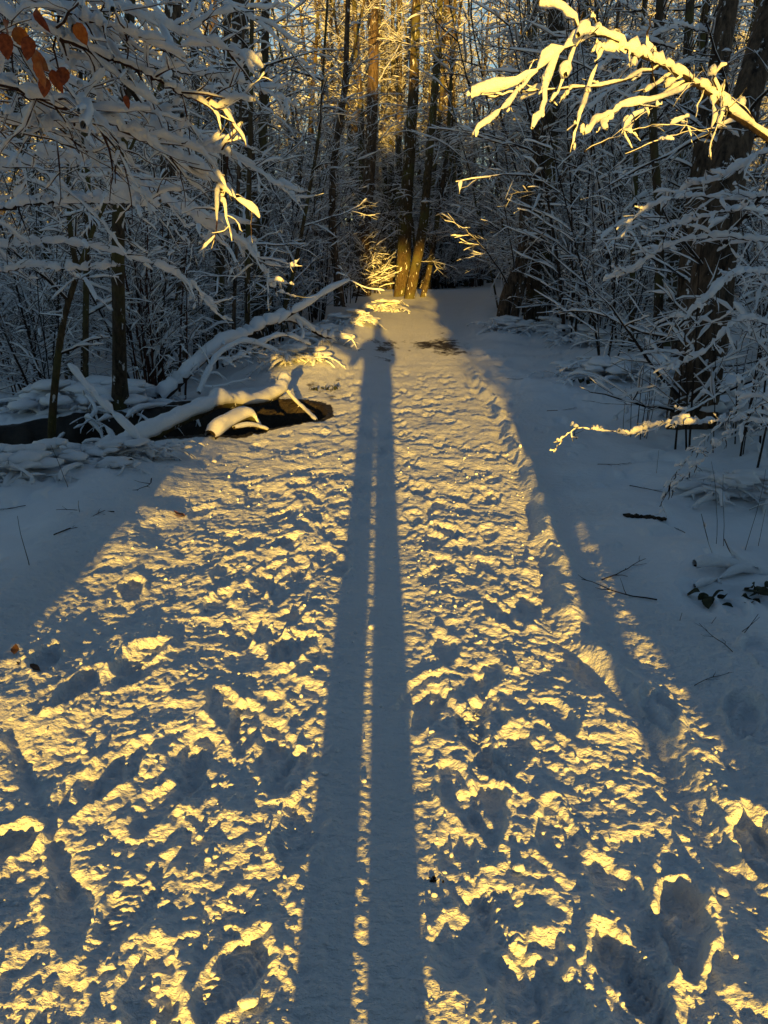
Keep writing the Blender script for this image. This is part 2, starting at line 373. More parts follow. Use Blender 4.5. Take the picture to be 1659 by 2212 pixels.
def meshes(sk, rs, trunk_mat, twig_mat, hero=False, cut=0, name='tree', tr_sides=9, flare=.5, clump=.6, cover=.9):
    """-> dict part name : mesh"""
    out = {}
    tr = [b for b in sk.b if b[3] <= cut]; rest = [b for b in sk.b if b[3] > cut]
    if tr:
        V, Q = tube(tr, tr_sides, flare, .10, rs); out['trunk'] = mesh_np(name+' trunk', V, Q, trunk_mat)
    if rest:
        l1 = [b for b in rest if b[3] <= cut+1]; l2 = [b for b in rest if b[3] > cut+1]
        Vs = []; 
        parts = []
        if l1: parts.append(tube(l1, 5 if not hero else 7))
        if l2: parts.append(tube(l2, 3 if not hero else 4))
        o = 0; VV = []; QQ = []
        for V, Q in parts: VV.append(V); QQ.append(Q+o); o += len(V)
        out['branches'] = mesh_np(name+' branches', np.concatenate(VV), np.concatenate(QQ), twig_mat)
    sb = [b for b in sk.b if b[4] > 0]
    if sb:
        l1 = [b for b in sb if b[3] <= cut+1]; l2 = [b for b in sb if b[3] == cut+2]; l3 = [b for b in sb if b[3] > cut+2]
        o = 0; VV = []; QQ = []
        for l, p in ((l1, 6 if not hero else 8), (l2, 4 if not hero else 6), (l3, 3 if not hero else 4)):
            if l:
                V, Q = snowtube(l, rs, p, clump, cover=cover); VV.append(V); QQ.append(Q+o); o += len(V)
        out['snow'] = mesh_np(name+' snow', np.concatenate(VV), np.concatenate(QQ), M_snow)
    return out
ALL = {}
def thing_from(ms, name, loc, label, cat, group=None, rz=0, sc=1.0, stuff=True):
    e = empty(name, loc, label, cat, group); e.rotation_euler.z = rz; e.scale = (sc,)*3 if not hasattr(sc, '__len__') else sc
    for k, me in ms.items():
        o = obj(k, me, e)
        if k in ('branches', 'snow', 'boughs', 'snow_caps') and stuff: o['kind'] = 'stuff'
    return e
def copy_tree(root, loc, rz, sc, label, group=None):
    r = root.copy(); C.objects.link(r); r.location = loc; r.rotation_euler.z = rz
    r.scale = (sc,)*3 if not hasattr(sc, '__len__') else sc; r['label'] = label
    if group: r['group'] = group
    elif 'group' in r: del r['group']
    for c in root.children:
        k = c.copy(); C.objects.link(k); k.parent = r
    return r

# --- prototypes
TW = lambda g=.30, s=1.0: [dict(gap=.42*g/.3, start=.12, ang=(45, 85), len=2.3*s, r=.018, n=9, wob=.09, grav=-.015, snow=.016, round=True),
             dict(gap=.17, start=.12, ang=(35, 65), len=.95*s, r=.0065, n=6, wob=.12, grav=-.03, snow=.014, roll=.5),
             dict(gap=.16, start=.15, ang=(30, 60), len=.40*s, r=.0035, n=4, wob=.14, grav=-.03, snow=.010, roll=.6)]
def tall(seed, H, r, start, gap=.30, s=1.0, lean=.0, wob=.025):
    rng = random.Random(seed); rs = np.random.RandomState(seed); sk = Skel()
    P = poly(rng, Vector((0, 0, -.25)), Vector((lean, 0, 1)), H, 26, wob, .004)
    sk.add(P, r, r*.22, 0, 0)
    sp = TW(gap, s); sp[0]['start'] = start
    twigs(sk, rng, P, r, 0, sp)
    return sk, rs
def shrub(seed, H, stems, s=1.0, gap2=.16, spread=.35):
    rng = random.Random(seed); rs = np.random.RandomState(seed); sk = Skel()
    for i in range(stems):
        a = rng.random()*6.28; b = Vector((math.cos(a), math.sin(a), 0))
        P = poly(rng, b*rng.random()*.18+Vector((0, 0, -.15)), UP+b*spread*rng.random(), H*rng.uniform(.6, 1.1), 13, .05, -.012)
        rr = .014*rng.uniform(.7, 1.6); sk.add(P, rr, rr*.25, 0, .014)
        twigs(sk, rng, P, rr, 0, [dict(gap=.24, start=.12, ang=(35, 75), len=1.25*s, r=.008, n=7, wob=.1, grav=-.03, snow=.018, round=True),
                                  dict(gap=gap2, start=.1, ang=(30, 65), len=.5*s, r=.0042, n=5, wob=.13, grav=-.035, snow=.016, roll=.7)])
    return sk, rs
def blobs(rng, n, rad, r, zc):
    bm = bmesh.new()
    for i in range(n):
        a = rng.random()*6.283; d = rad*math.sqrt(rng.random()); rr = r*rng.uniform(.5, 1.3); ph = rng.random()*9
        q = bmesh.ops.create_icosphere(bm, subdivisions=2, radius=1)
        for v in q['verts']:
            c = v.co; k = 1+.22*math.sin(c.x*4+ph)*math.cos(c.y*5+ph*2)+.12*math.sin(c.z*9+c.x*7+ph); ex = rr*k
            v.co = Vector((math.cos(a)*d+c.x*ex*1.3, math.sin(a)*d+c.y*ex, zc*(1-.75*(d/rad)**2)+c.z*ex*(.55 if c.z > 0 else .22)))
    me = bpy.data.meshes.new('snow caps'); bm.to_mesh(me); bm.free(); me.materials.append(M_snow); me.polygons.foreach_set('use_smooth', [True]*len(me.polygons)); return me
def bramble(seed, n=26):
    rng = random.Random(seed); rs = np.random.RandomState(seed); sk = Skel()
    for i in range(n):
        a = rng.random()*6.28; b = Vector((math.cos(a), math.sin(a), 0)); s0 = Vector((rng.gauss(0, .3), rng.gauss(0, .3), -.03))
        P = poly(rng, s0, UP*.8+b*.7, rng.uniform(.6, 1.3), 11, .10, -.20)
        sk.add(P, .006, .003, 0, .055*rng.uniform(.5, 1.3))
        twigs(sk, rng, P, .006, 0, [dict(gap=.13, start=.15, ang=(40, 80), len=.32, r=.004, n=5, wob=.15, grav=-.12, snow=.042, roll=.5)])
    return sk, rs
PT = {}
for i, (sd_, H, r, st, gp) in enumerate([(1, 15, .17, .18, .36), (2, 13, .12, .10, .36), (3, 17, .22, .22, .40), (4, 10, .075, .12, .32), (5, 12, .09, .2, .36)]):
    sk, rs = tall(sd_, H, r, st, gp, s=[1.1, 1, 1.2, .85, .9][i]); PT['tall%d' % i] = meshes(sk, rs, [M_bark, M_barkg, M_barkd, M_barkg, M_bark][i], M_twig, name='tree', cover=.8)
for i, (sd_, H, ns) in enumerate([(11, 4.2, 6), (12, 3.2, 7), (13, 5.2, 5), (14, 2.4, 8)]):
    sk, rs = shrub(sd_, H, ns); PT['shrub%d' % i] = meshes(sk, rs, [M_twig, M_red, M_bark, M_twig][i], M_twig, name='shrub', tr_sides=5, flare=0, cover=.8)
for i in range(2):
    sk, rs = bramble(21+i); PT['bramble%d' % i] = meshes(sk, rs, M_twig, M_twig, name='bramble', tr_sides=4, flare=0, clump=.5, cover=.95); PT['bramble%d' % i]['snow_caps'] = blobs(random.Random(70+i), 17, .62, .15, .42)

def report():
    tot = 0
    for me in bpy.data.meshes: tot += sum(len(p.vertices)-2 for p in me.polygons) if len(me.polygons) < 0 else len(me.loops)-2*len(me.polygons)
    print('unique triangles', tot, 'objects', len(bpy.data.objects))

# ------------------------------------------------------------------ trees traced one by one
def smooth_path(pts, n):
    """Catmull-Rom through the points, n samples"""
    p = [pts[0]*2-pts[1]]+list(pts)+[pts[-1]*2-pts[-2]]; out = []
    m = len(pts)-1
    for k in range(n):
        f = k/(n-1)*m; i = min(int(f), m-1); t = f-i; a, b, c, d = p[i], p[i+1], p[i+2], p[i+3]
        out.append(.5*((2*b)+(c-a)*t+(2*a-5*b+4*c-d)*t*t+(3*b-a-3*c+d)*t*t*t))
    return out
def local(sk, o):
    for b in sk.b:
        for i in range(len(b[0])): b[0][i] = b[0][i]-o
def traced_tree(name, label, pts, wb, wt, seed, bark, twig=None, top=14.0, start=.3, gap=.5, s=1.0, n=30, cat='tree', extra=None, moss=None, flare=.5, group=None):
    """pts in view coordinates with their distance; wb, wt diameters; carried on upward to the given height"""
    rng = random.Random(seed); rs = np.random.RandomState(seed); sk = Skel()
    W = [at(*p) for p in pts]
    gz = ground_z(W[0].x, W[0].y); W[0].z = min(W[0].z, gz-.05) if W[0].z < gz+.3 else W[0].z
    W.insert(0, W[0]+Vector((0, 0, -.25)))
    d = (W[-1]-W[-2]).normalized()
    if W[-1].z < top: W.append(W[-1]+d*((top-W[-1].z)/max(d.z, .4)))
    P = smooth_path(W, n); o = Vector((W[1].x, W[1].y, gz))
    sk.add(P, wb/2, wt/2*.5, 0, 0)
    sp = TW(gap*(1.5 if pts[0][2] > 12 else 1.0), s); sp[0]['start'] = start
    twigs(sk, rng, P, wb/2, 0, sp)
    for (ep, r0, r1, sn, kids) in (extra or []):
        E = smooth_path([at(*p) for p in ep], 14); sk.add(E, r0, r1, 0, sn)
        if kids: twigs(sk, rng, E, r0, 1, sp)
    local(sk, o)
    return thing_from(meshes(sk, rs, bark, twig or M_twig, name=name, tr_sides=11, flare=flare), name, o, label, cat, group)

traced_tree('bare_tree', 'thick sunlit orange trunk, leftmost of three where the path bends', [(866, 652, 27), (872, 560, 27), (880, 400, 27), (893, 200, 27), (900, 0, 27)], .62, .40, 101, M_barkg, start=.38, gap=.45)
traced_tree('bare_tree', 'leaning golden mossy trunk, middle one of three at the bend', [(880, 664, 26), (897, 580, 26), (915, 480, 26), (926, 350, 26), (945, 120, 26), (950, 0, 26)], .42, .28, 102, M_barkg, start=.3, gap=.5)
traced_tree('bare_tree', 'slim leaning trunk, rightmost of three at the bend', [(912, 650, 27), (930, 570, 27), (948, 450, 27), (966, 320, 27), (975, 150, 27)], .24, .16, 103, M_bark, start=.3, gap=.5)
traced_tree('bare_tree', 'crooked dark tree with snowy ivy at its foot right of the bend',
            [(1082, 730, 15.4), (1095, 640, 15.5), (1128, 560, 15.6), (1136, 440, 15.7), (1160, 330, 15.8), (1185, 150, 16), (1200, 0, 16.2)], .33, .22, 104, M_barkd, start=.25, gap=.4, flare=.2,
            extra=[([(1125, 570, 15.6), (1150, 510, 15.5), (1190, 440, 15.4), (1232, 330, 15.3), (1250, 220, 15.2)], .09, .04, .03, True),
                   ([(1100, 735, 15.2), (1112, 680, 15.3), (1130, 600, 15.5)], .08, .09, 0, False)])
traced_tree('bare_tree', 'big scaly trunk nearest the right edge of the picture',
            [(1492, 950, 6.4), (1500, 860, 6.4), (1532, 680, 6.5), (1558, 450, 6.6), (1600, 260, 6.8), (1645, 100, 7)], .50, .36, 105, M_barkd, start=.2, gap=.42, s=.8, top=12, flare=.35)
traced_tree('bare_tree', 'dark leaning trunk just behind the big scaly one on the right',
            [(1478, 815, 9.6), (1490, 700, 9.6), (1500, 520, 9.7), (1530, 280, 9.9), (1565, 60, 10.2)], .46, .38, 106, M_barkd, start=.2, gap=.5, s=.9, top=13)
traced_tree('bare_tree', 'pale narrow trunk left of the two big right-hand trunks',
            [(1432, 765, 11.5), (1448, 650, 11.5), (1462, 520, 11.6), (1470, 380, 11.8), (1480, 200, 12)], .26, .2, 107, M_bark, start=.25, gap=.5)
traced_tree('sapling', 'straight slender stem standing in the snow on the right', [(1362, 795, 10.8), (1366, 600, 10.8), (1372, 400, 10.8), (1378, 200, 10.9), (1392, 0, 11)], .10, .07, 108, M_barkg, start=.15, gap=.5, s=.7, top=8)
traced_tree('sapling', 'dark S-curved young tree right of the ivy-footed tree', [(1240, 735, 14.6), (1262, 670, 14.6), (1280, 560, 14.6), (1288, 440, 14.7), (1310, 250, 15)], .13, .08, 109, M_barkd, start=.2, gap=.4, s=.8, top=9)
traced_tree('bare_tree', 'massive dark ivy-clad trunk in the wood on the left', [(378, 770, 13), (375, 600, 13), (370, 400, 13), (368, 200, 13.1), (375, 0, 13.2)], .50, .42, 110, M_barkd, start=.2, gap=.5)
traced_tree('bare_tree', 'straight brown trunk right of the massive ivy-clad one', [(472, 735, 13), (478, 500, 13), (486, 250, 13), (492, 0, 13.2)], .20, .16, 111, M_bark, start=.15, gap=.45)
traced_tree('sapling', 'slender greenish pole stem rising above the fallen branch on the left', [(534, 705, 11.2), (536, 500, 11.2), (541, 250, 11.2), (545, 0, 11.3)], .10, .08, 112, M_barkg, start=.2, gap=.5, s=.8, top=8.5)
traced_tree('sapling', 'thin dark pole close beside the greenish pole stem', [(505, 700, 12), (512, 480, 12), (520, 220, 12), (528, 0, 12)], .07, .06, 113, M_barkd, start=.2, gap=.6, s=.8, top=8.5)
traced_tree('bare_tree', 'grey trunk deeper in the wood left of the bend', [(578, 690, 17), (572, 500, 17), (568, 250, 17), (575, 0, 17)], .28, .24, 114, M_bark, start=.2, gap=.5)
traced_tree('sapling', 'thin pole leaning right above the fallen snowy branch', [(612, 680, 13.5), (640, 560, 13.5), (665, 430, 13.5), (690, 280, 13.6), (700, 120, 13.7)], .09, .06, 115, M_barkg, start=.2, gap=.5, s=.8, top=8.5)
traced_tree('bare_tree', 'tilted dark trunk left of the sunlit trio', [(735, 640, 20), (718, 500, 20), (722, 350, 20), (745, 180, 20), (752, 0, 20)], .24, .18, 116, M_barkd, start=.2, gap=.45)
traced_tree('bare_tree', 'slim upright trunk behind the snowy path bend', [(955, 600, 36), (960, 450, 36), (965, 250, 36), (968, 0, 36)], .4, .3, 117, M_barkd, start=.1, gap=.45)
traced_tree('sapling', 'forked sapling with snow in its crotch by the ditch on the left',
            [(112, 930, 6.1), (122, 800, 6.1), (138, 690, 6.1), (168, 590, 6.1), (200, 500, 6.0), (232, 430, 5.9)], .075, .03, 118, M_barkg, start=.3, gap=.45, s=.55, top=2.9, flare=.2, n=24,
            extra=[([(168, 590, 6.1), (152, 500, 6.1), (148, 400, 6.2), (150, 300, 6.3)], .022, .012, 0, True)])
traced_tree('sapling', 'thin stem with a lit yellow-green middle in the upper left', [(178, 850, 8.5), (186, 600, 8.5), (190, 400, 8.4), (176, 200, 8.4), (170, 60, 8.3)], .08, .06, 119, M_barkg, start=.25, gap=.5, s=.7, top=6.5, flare=.1)

# multi-stemmed reddish shrub on the left
def stem_clump(name, label, base, n, spread, H, seed, mt, r=.012, kids=True, cat='shrub', lean=Vector((0, 0, 0)), snow=.006):
    rng = random.Random(seed); rs = np.random.RandomState(seed); sk = Skel()
    for i in range(n):
        a = rng.random()*6.28; b = Vector((math.cos(a), math.sin(a), 0))
        P = poly(rng, b*rng.random()*spread+Vector((0, 0, -.1)), UP+b*.14*rng.random()+lean, H*rng.uniform(.5, 1.1), 12, .03, 0)
        rr = r*rng.uniform(.6, 1.4); sk.add(P, rr, rr*.4, 0, snow)
        if kids: twigs(sk, rng, P, rr, 0, [dict(gap=.28, start=.3, ang=(30, 60), len=.8, r=.006, n=6, wob=.1, grav=-.03, snow=.02, round=True),
                                           dict(gap=.16, start=.1, ang=(30, 65), len=.35, r=.0035, n=4, wob=.13, grav=-.03, snow=.016, roll=.7)])
    return thing_from(meshes(sk, rs, mt, M_twig, name=name, tr_sides=5, flare=0), name, base, label, cat)
def gp(px, py, y): p = at(px, py, y); return Vector((p.x, p.y, ground_z(p.x, p.y)))
stem_clump('coppice_shrub', 'clump of straight reddish stems above the ditch on the left', gp(330, 770, 9.4), 17, .38, 3.0, 201, M_red, .014)
stem_clump('coppice_shrub', 'clump of thin dark upright shoots at the right edge', gp(1610, 960, 5.6), 22, .75, 1.9, 202, M_twig, .008)
stem_clump('coppice_shrub', 'small bunch of thin brown shoots before the big scaly trunk', gp(1378, 930, 6.3), 9, .12, 1.0, 203, M_twig, .005, kids=False)

# ------------------------------------------------------------------ hero boughs, traced
SPR = [dict(gap=.125, start=.08, ang=(25, 70), len=.55, r=.0038, n=9, wob=.15, grav=-.03, snow=.015, roll=.8),
       dict(gap=.10, start=.15, ang=(25, 75), len=.22, r=.0022, n=6, wob=.17, grav=-.03, snow=.010, roll=.9)]
SPF = [dict(SPR[0], gap=.17, len=.62, r=.006, n=7, snow=.020), dict(SPR[1], gap=.15, r=.0035, n=4, len=.28, snow=.014)]
def boughs(name, label, cat, base, lst, seed, spr=SPR, trunk=None, twig=None, clump=.75, cover=.88, group=None):
    rng = random.Random(seed); rs = np.random.RandomState(seed); sk = Skel()
    if trunk:
        P = smooth_path([Vector(p) for p in trunk[0]], 18); sk.add(P, trunk[1], trunk[2], 0, 0)
    for (pts, r0, r1, sn, kid) in lst:
        W = [at(*p) if len(p) == 3 else Vector(p[:3]) for p in pts]
        L = sum((W[i+1]-W[i]).length for i in range(len(W)-1))
        P = smooth_path(W, max(8, int(L/.032))); 
        for i in range(1, len(P)-1): P[i] = P[i]+Vector((rng.gauss(0, .003), rng.gauss(0, .003), rng.gauss(0, .003)))
        sk.add(P, r0, r1, 1, sn)
        if kid:
            sp = [dict(d) for d in spr]; sp[0]['len'] *= kid; sp[1]['len'] *= min(1, kid*1.1)
            twigs(sk, rng, P, r0, 0, sp)
            # children come out at level 1,2: lift them so they mesh as twigs
    b2 = []
    for b in sk.b: b2.append(b)
    local(sk, Vector(base))
    return thing_from(meshes(sk, rs, M_bark, twig or M_twig, hero=True, name=name, clump=clump, cover=cover), name, base, label, cat, group)
X4 = lambda x, y, z: (x, y, z, 0)
# golden bough, upper right
lit = [
 ([X4(2.6, 3.0, 1.35), (1640, 285, 2.9), (1560, 225, 2.85), (1500, 180, 2.8), (1425, 140, 2.75), (1350, 105, 2.7), (1310, 100, 2.7)], .013, .006, 0.0202, 0.39),
 ([(1350, 105, 2.7), (1318, 78, 2.68), (1270, 75, 2.65), (1225, 88, 2.62)], .006, .003, 0.0113, 0.21),
 ([(1318, 78, 2.68), (1270, 75, 2.66), (1205, 118, 2.6), (1150, 158, 2.6), (1090, 190, 2.6), (1018, 195, 2.6)], .006, .002, 0.0210, 0.35),
 ([(1262, 82, 2.66), (1235, 40, 2.66), (1205, 14, 2.66), (1165, 12, 2.68)], .004, .002, 0.0182, 0.14),
 ([(1160, 155, 2.6), (1112, 205, 2.5), (1075, 248, 2.42), (1022, 292, 2.38)], .004, .002, 0.0161, 0.10),
 ([(1205, 118, 2.6), (1180, 180, 2.52), (1172, 235, 2.45), (1150, 278, 2.4)], .004, .002, 0.0169, 0.10),
 ([(1240, 105, 2.62), (1215, 180, 2.52), (1190, 220, 2.5)], .0035, .002, 0.0122, 0.14),
 ([(1500, 180, 2.8), (1420, 215, 2.7), (1340, 235, 2.6), (1290, 262, 2.55), (1262, 290, 2.5)], .005, .002, 0.0145, 0.24),
 ([(1290, 140, 2.62), (1250, 260, 2.5), (1232, 330, 2.45)], .003, .0015, 0.0105, 0.07),
 ([(1560, 225, 2.85), (1540, 170, 2.8), (1570, 140, 2.78)], .004, .002, 0.0141, 0.14),
 ([(1425, 140, 2.75), (1398, 105, 2.72), (1400, 60, 2.7), (1415, 30, 2.7)], .004, .002, 0.0129, 0.14),
 ([(1425, 140, 2.75), (1330, 180, 2.65), (1200, 190, 2.6), (1110, 200, 2.6), (1040, 205, 2.6)], .005, .0015, 0.0048, 0.28),
 ([(1480, 175, 2.8), (1400, 230, 2.75), (1350, 275, 2.7), (1365, 320, 2.65)], .004, .0015, 0.0089, 0.21),
]
boughs('beech_tree', 'golden sunlit snow-laden bough reaching in over the path from the right', 'tree', (2.7, 3.0, 0.0), lit, 301,
       trunk=([(2.75, 3.0, -.2), (2.7, 3.0, .6), (2.62, 3.0, 1.3), (2.75, 3.05, 2.4), (2.8, 3.1, 3.6)], .05, .02), clump=.98, cover=.8)
# big drooping mass, upper left: three trees whose boughs sweep down to the right
def sweep(rng, n, px0, py0, py1, dist, length, slope, r, sn, kid):
    out = []
    for i in range(n):
        x = rng.uniform(*px0); y = rng.uniform(py0, py1); d = rng.uniform(*dist); L = rng.uniform(*length); s = rng.gauss(slope, .13)
        pts = []
        for k in range(5):
            f = k/4; pts.append((x+L*f*math.cos(s)*(1-.12*f), y+L*math.sin(s)*f+L*.22*f*f-L*.05*math.sin(f*3.1), d*(1-.06*f)))
        rr = r*rng.uniform(.7, 1.2); out.append((pts, rr, rr*.25, sn*rng.uniform(.6, 1.25), kid*rng.uniform(.7, 1.2)))
    return out
rng = random.Random(9)
rngb = random.Random(19)
def bare(n, px0, py0, py1, dist, length, slope):
    return [(p, r0*.55, r0*.2, .002, .45) for (p, r0, r1, sn_, kd) in sweep(rngb, n, px0, py0, py1, dist, length, slope, .007, .01, 1)]
nearL = [
 ([X4(-2.6, 2.2, 2.6), (-40, 10, 2.3), (150, 90, 2.3), (300, 150, 2.35), (400, 205, 2.4), (500, 245, 2.45)], .009, .003, 0.0132, .6),
 ([X4(-2.6, 2.2, 2.4), (-60, 160, 2.25), (80, 215, 2.25), (230, 262, 2.3), (360, 330, 2.35), (470, 395, 2.35), (480, 440, 2.35)], .008, .003, 0.0204, .7),
 ([X4(-2.6, 2.2, 2.3), (-60, 240, 2.5), (120, 270, 2.5), (300, 300, 2.6), (430, 320, 2.6), (500, 335, 2.6)], .007, .002, 0.0240, .6),
 ([X4(-2.6, 2.2, 2.9), (-40, -60, 2.3), (120, 20, 2.3), (240, 60, 2.3), (350, 100, 2.35)], .007, .002, 0.0216, .6),
 ([X4(-2.6, 2.2, 2.8), (0, -30, 2.6), (150, -20, 2.6), (300, 30, 2.7), (430, 80, 2.8), (540, 130, 2.9)], .008, .002, 0.0144, .7),
] + sweep(rng, 2, (-120, 60), -60, 260, (2.2, 2.9), (300, 480), .42, .006, .018, .55) + bare(7, (-120, 60), -80, 300, (2.3, 3.0), (350, 560), .35)
lv = boughs('beech_tree', 'near beech with russet leaves whose snowy boughs hang in from the upper left', 'tree', (-2.7, 2.2, 0.0), nearL, 302,
            trunk=([(-2.75, 2.1, -.2), (-2.7, 2.15, .9), (-2.62, 2.2, 2.3), (-2.6, 2.2, 3.4)], .06, .03), twig=M_red)
midL = [
 ([X4(-3.6, 4.2, 1.9), (-60, 448, 4.0), (60, 440, 3.9), (200, 436, 3.8), (280, 440, 3.7), (345, 448, 3.7)], .013, .004, .030, .4),
 ([(200, 436, 3.8), (260, 428, 3.75), (345, 446, 3.7)], .006, .004, .075, .05),
 ([X4(-3.6, 4.2, 2.3), (-60, 350, 4.0), (120, 330, 4.0), (300, 400, 4.0), (430, 470, 4.0), (520, 520, 4.1), (560, 560, 4.1), (600, 640, 4.1)], .010, .003, .034, .9),
 ([X4(-3.6, 4.2, 1.6), (-60, 585, 4.4), (60, 575, 4.4), (150, 582, 4.3), (260, 575, 4.3)], .010, .003, .028, .4),
 ([X4(-3.6, 4.2, 1.9), (-60, 520, 4.8), (120, 520, 4.7), (260, 545, 4.7), (400, 600, 4.7), (470, 680, 4.7)], .009, .003, .026, .8),
 ([X4(-3.6, 4.2, 3.4), (0, 100, 4.2), (250, 130, 4.3), (420, 160, 4.4), (530, 180, 4.5), (640, 230, 4.6)], .012, .003, .026, 1.),
 ([X4(-3.6, 4.2, 3.2), (200, 200, 4.6), (340, 240, 4.7), (470, 320, 4.8), (570, 380, 4.9), (650, 440, 5.)], .011, .003, .026, 1.),
] + sweep(rng, 3, (-150, 180), -60, 400, (3.6, 5.2), (280, 440), .36, .009, .020, .8) + bare(8, (-100, 250), -60, 560, (3.4, 5.2), (280, 460), .2)
boughs('beech_tree', 'mid-distance beech drooping long snowy boughs over the left side of the wood', 'tree', (-3.7, 4.2, -.2), midL, 303,
       trunk=([(-3.75, 4.1, -.4), (-3.7, 4.2, 1.), (-3.65, 4.2, 2.4), (-3.5, 4.2, 4.2)], .07, .03))
farL = sweep(rng, 6, (120, 420), -60, 420, (5.8, 8.0), (200, 340), .32, .010, .022, 1.2)
boughs('beech_tree', 'farther beech with arching snowy limbs left of the sunlit trio', 'tree', tuple(gp(250, 800, 7.8)), farL, 304,
       trunk=([tuple(gp(250, 800, 7.8)), tuple(at(255, 500, 7.4)), tuple(at(270, 200, 7.2)), tuple(at(285, -60, 7.2))], .07, .04), spr=SPF)
# right-hand mid boughs
rightB = [
 ([X4(3.6, 5.0, 1.7), (1700, 520, 5.0), (1560, 510, 4.9), (1450, 530, 4.8), (1370, 580, 4.8), (1330, 600, 4.8)], .010, .003, 0.0255, 0.56),
 ([X4(3.6, 5.0, 1.5), (1700, 590, 4.8), (1600, 590, 4.6), (1530, 640, 4.4), (1475, 690, 4.3)], .009, .003, 0.0255, 0.50),
 ([X4(3.6, 5.0, 1.9), (1700, 420, 4.9), (1600, 430, 4.9), (1500, 425, 4.9), (1420, 440, 4.8), (1350, 490, 4.8)], .010, .003, 0.0225, 0.56),
 ([X4(3.6, 5.0, 1.2), (1700, 700, 4.6), (1600, 690, 4.5), (1520, 760, 4.4), (1440, 800, 4.4)], .009, .003, 0.0225, 0.50),
 ([X4(3.6, 5.0, 2.3), (1700, 320, 4.6), (1620, 350, 4.6), (1540, 390, 4.6), (1480, 395, 4.6)], .009, .003, 0.0255, 0.43),
 ([X4(3.6, 5.0, .9), (1700, 760, 4.6), (1600, 820, 4.4), (1500, 880, 4.3), (1380, 935, 4.3), (1250, 925, 4.3), (1195, 975, 4.3)], .005, .002, 0.005, 0.25),
 ([X4(3.6, 5.0, .9), (1700, 800, 4.0), (1620, 860, 3.9), (1540, 930, 3.8), (1470, 1010, 3.8), (1425, 1095, 3.8)], .006, .002, 0.0105, 0.31),
 ([X4(3.6, 5.0, .8), (1700, 850, 3.8), (1600, 920, 3.7), (1520, 990, 3.7), (1450, 1060, 3.7)], .005, .002, 0.0105, 0.31),
 ([X4(3.6, 5.0, .7), (1700, 905, 4.0), (1600, 905, 4.0), (1520, 912, 4.0), (1430, 915, 4.0), (1365, 936, 4.0)], .006, .002, 0.0210, 0.31),
] + [([X4(3.6, 5.0, 1.6+.4*rng.random()), (1700, y_, 4.8+rng.random()), (1600, y_+rng.uniform(-30, 10), 4.8), (1480, y_+rng.uniform(-20, 50), 4.7), (1400-60*rng.random(), y_+rng.uniform(0, 90), 4.6)], .009, .003, 0.0225, 0.56) for y_ in (470,)] + bare(3, (1250, 1560), 60, 800, (3.8, 5.2), (260, 420), -.35)
boughs('hazel_tree', 'hazel leaning in from the right edge with tiers of snowy boughs', 'tree', (3.6, 5.0, ground_z(3.6, 5.0)), rightB, 305,
       trunk=([(3.65, 5.0, -.1), (3.62, 5.0, .9), (3.6, 5.0, 1.9), (3.75, 5.1, 4.0)], .06, .03))
midR = []
for k in range(8):
    x0 = rng.uniform(1400, 1580); y0 = rng.uniform(60, 560); L = rng.uniform(120, 210); d = rng.uniform(8, 11)
    midR.append(([(x0, y0, d), (x0-L*.35, y0-L*.08, d), (x0-L*.7, y0+L*.05, d*.98), (x0-L, y0+L*.3, d*.96)], .012, .003, .034, 1.4))
boughs('hazel_tree', 'hazel spreading snowy boughs between the crooked tree and the big right-hand trunks', 'tree', tuple(gp(1420, 760, 10)), midR, 306,
       trunk=([tuple(gp(1420, 760, 10)), tuple(at(1425, 500, 9.8)), tuple(at(1410, 250, 9.6)), tuple(at(1430, -60, 9.6))], .06, .04), spr=SPF)

# russet leaves on the near beech
def leaf_mesh(name, L, W_, m, curl=.25, n=11):
    V = []; Q = []
    for i in range(n):
        t = i/(n-1); w_ = W_*math.sin(math.pi*t**.8)**.8*.5 if 0 < t < 1 else .0008
        z = -curl*L*t*t+.05*L*math.sin(t*7)
        w_ *= 1+.035*(-1)**i
        V += [(-w_, L*t, z+w_*.35), (0, L*t, z), (w_, L*t, z+w_*.35)]
    for i in range(n-1):
        a = 3*i; Q += [(a, a+1, a+4, a+3), (a+1, a+2, a+5, a+4)]
    V = np.array(V); k = len(V); V2 = V-np.array([0, 0, .0006]); V = np.concatenate([V, V2])
    Q = np.array(Q); Q = np.concatenate([Q, Q[:, ::-1]+k])
    return mesh_np(name, V, Q, m, True)
M_leafr = flat_mat('red brown leaf', (.13, .03, .015), (.30, .08, .03), 70, .5)
LM = [leaf_mesh('leaf', .082, .056, M_leaf), leaf_mesh('leaf', .07, .05, M_leafr, .8), leaf_mesh('leaf', .075, .04, M_leafr, .5)]
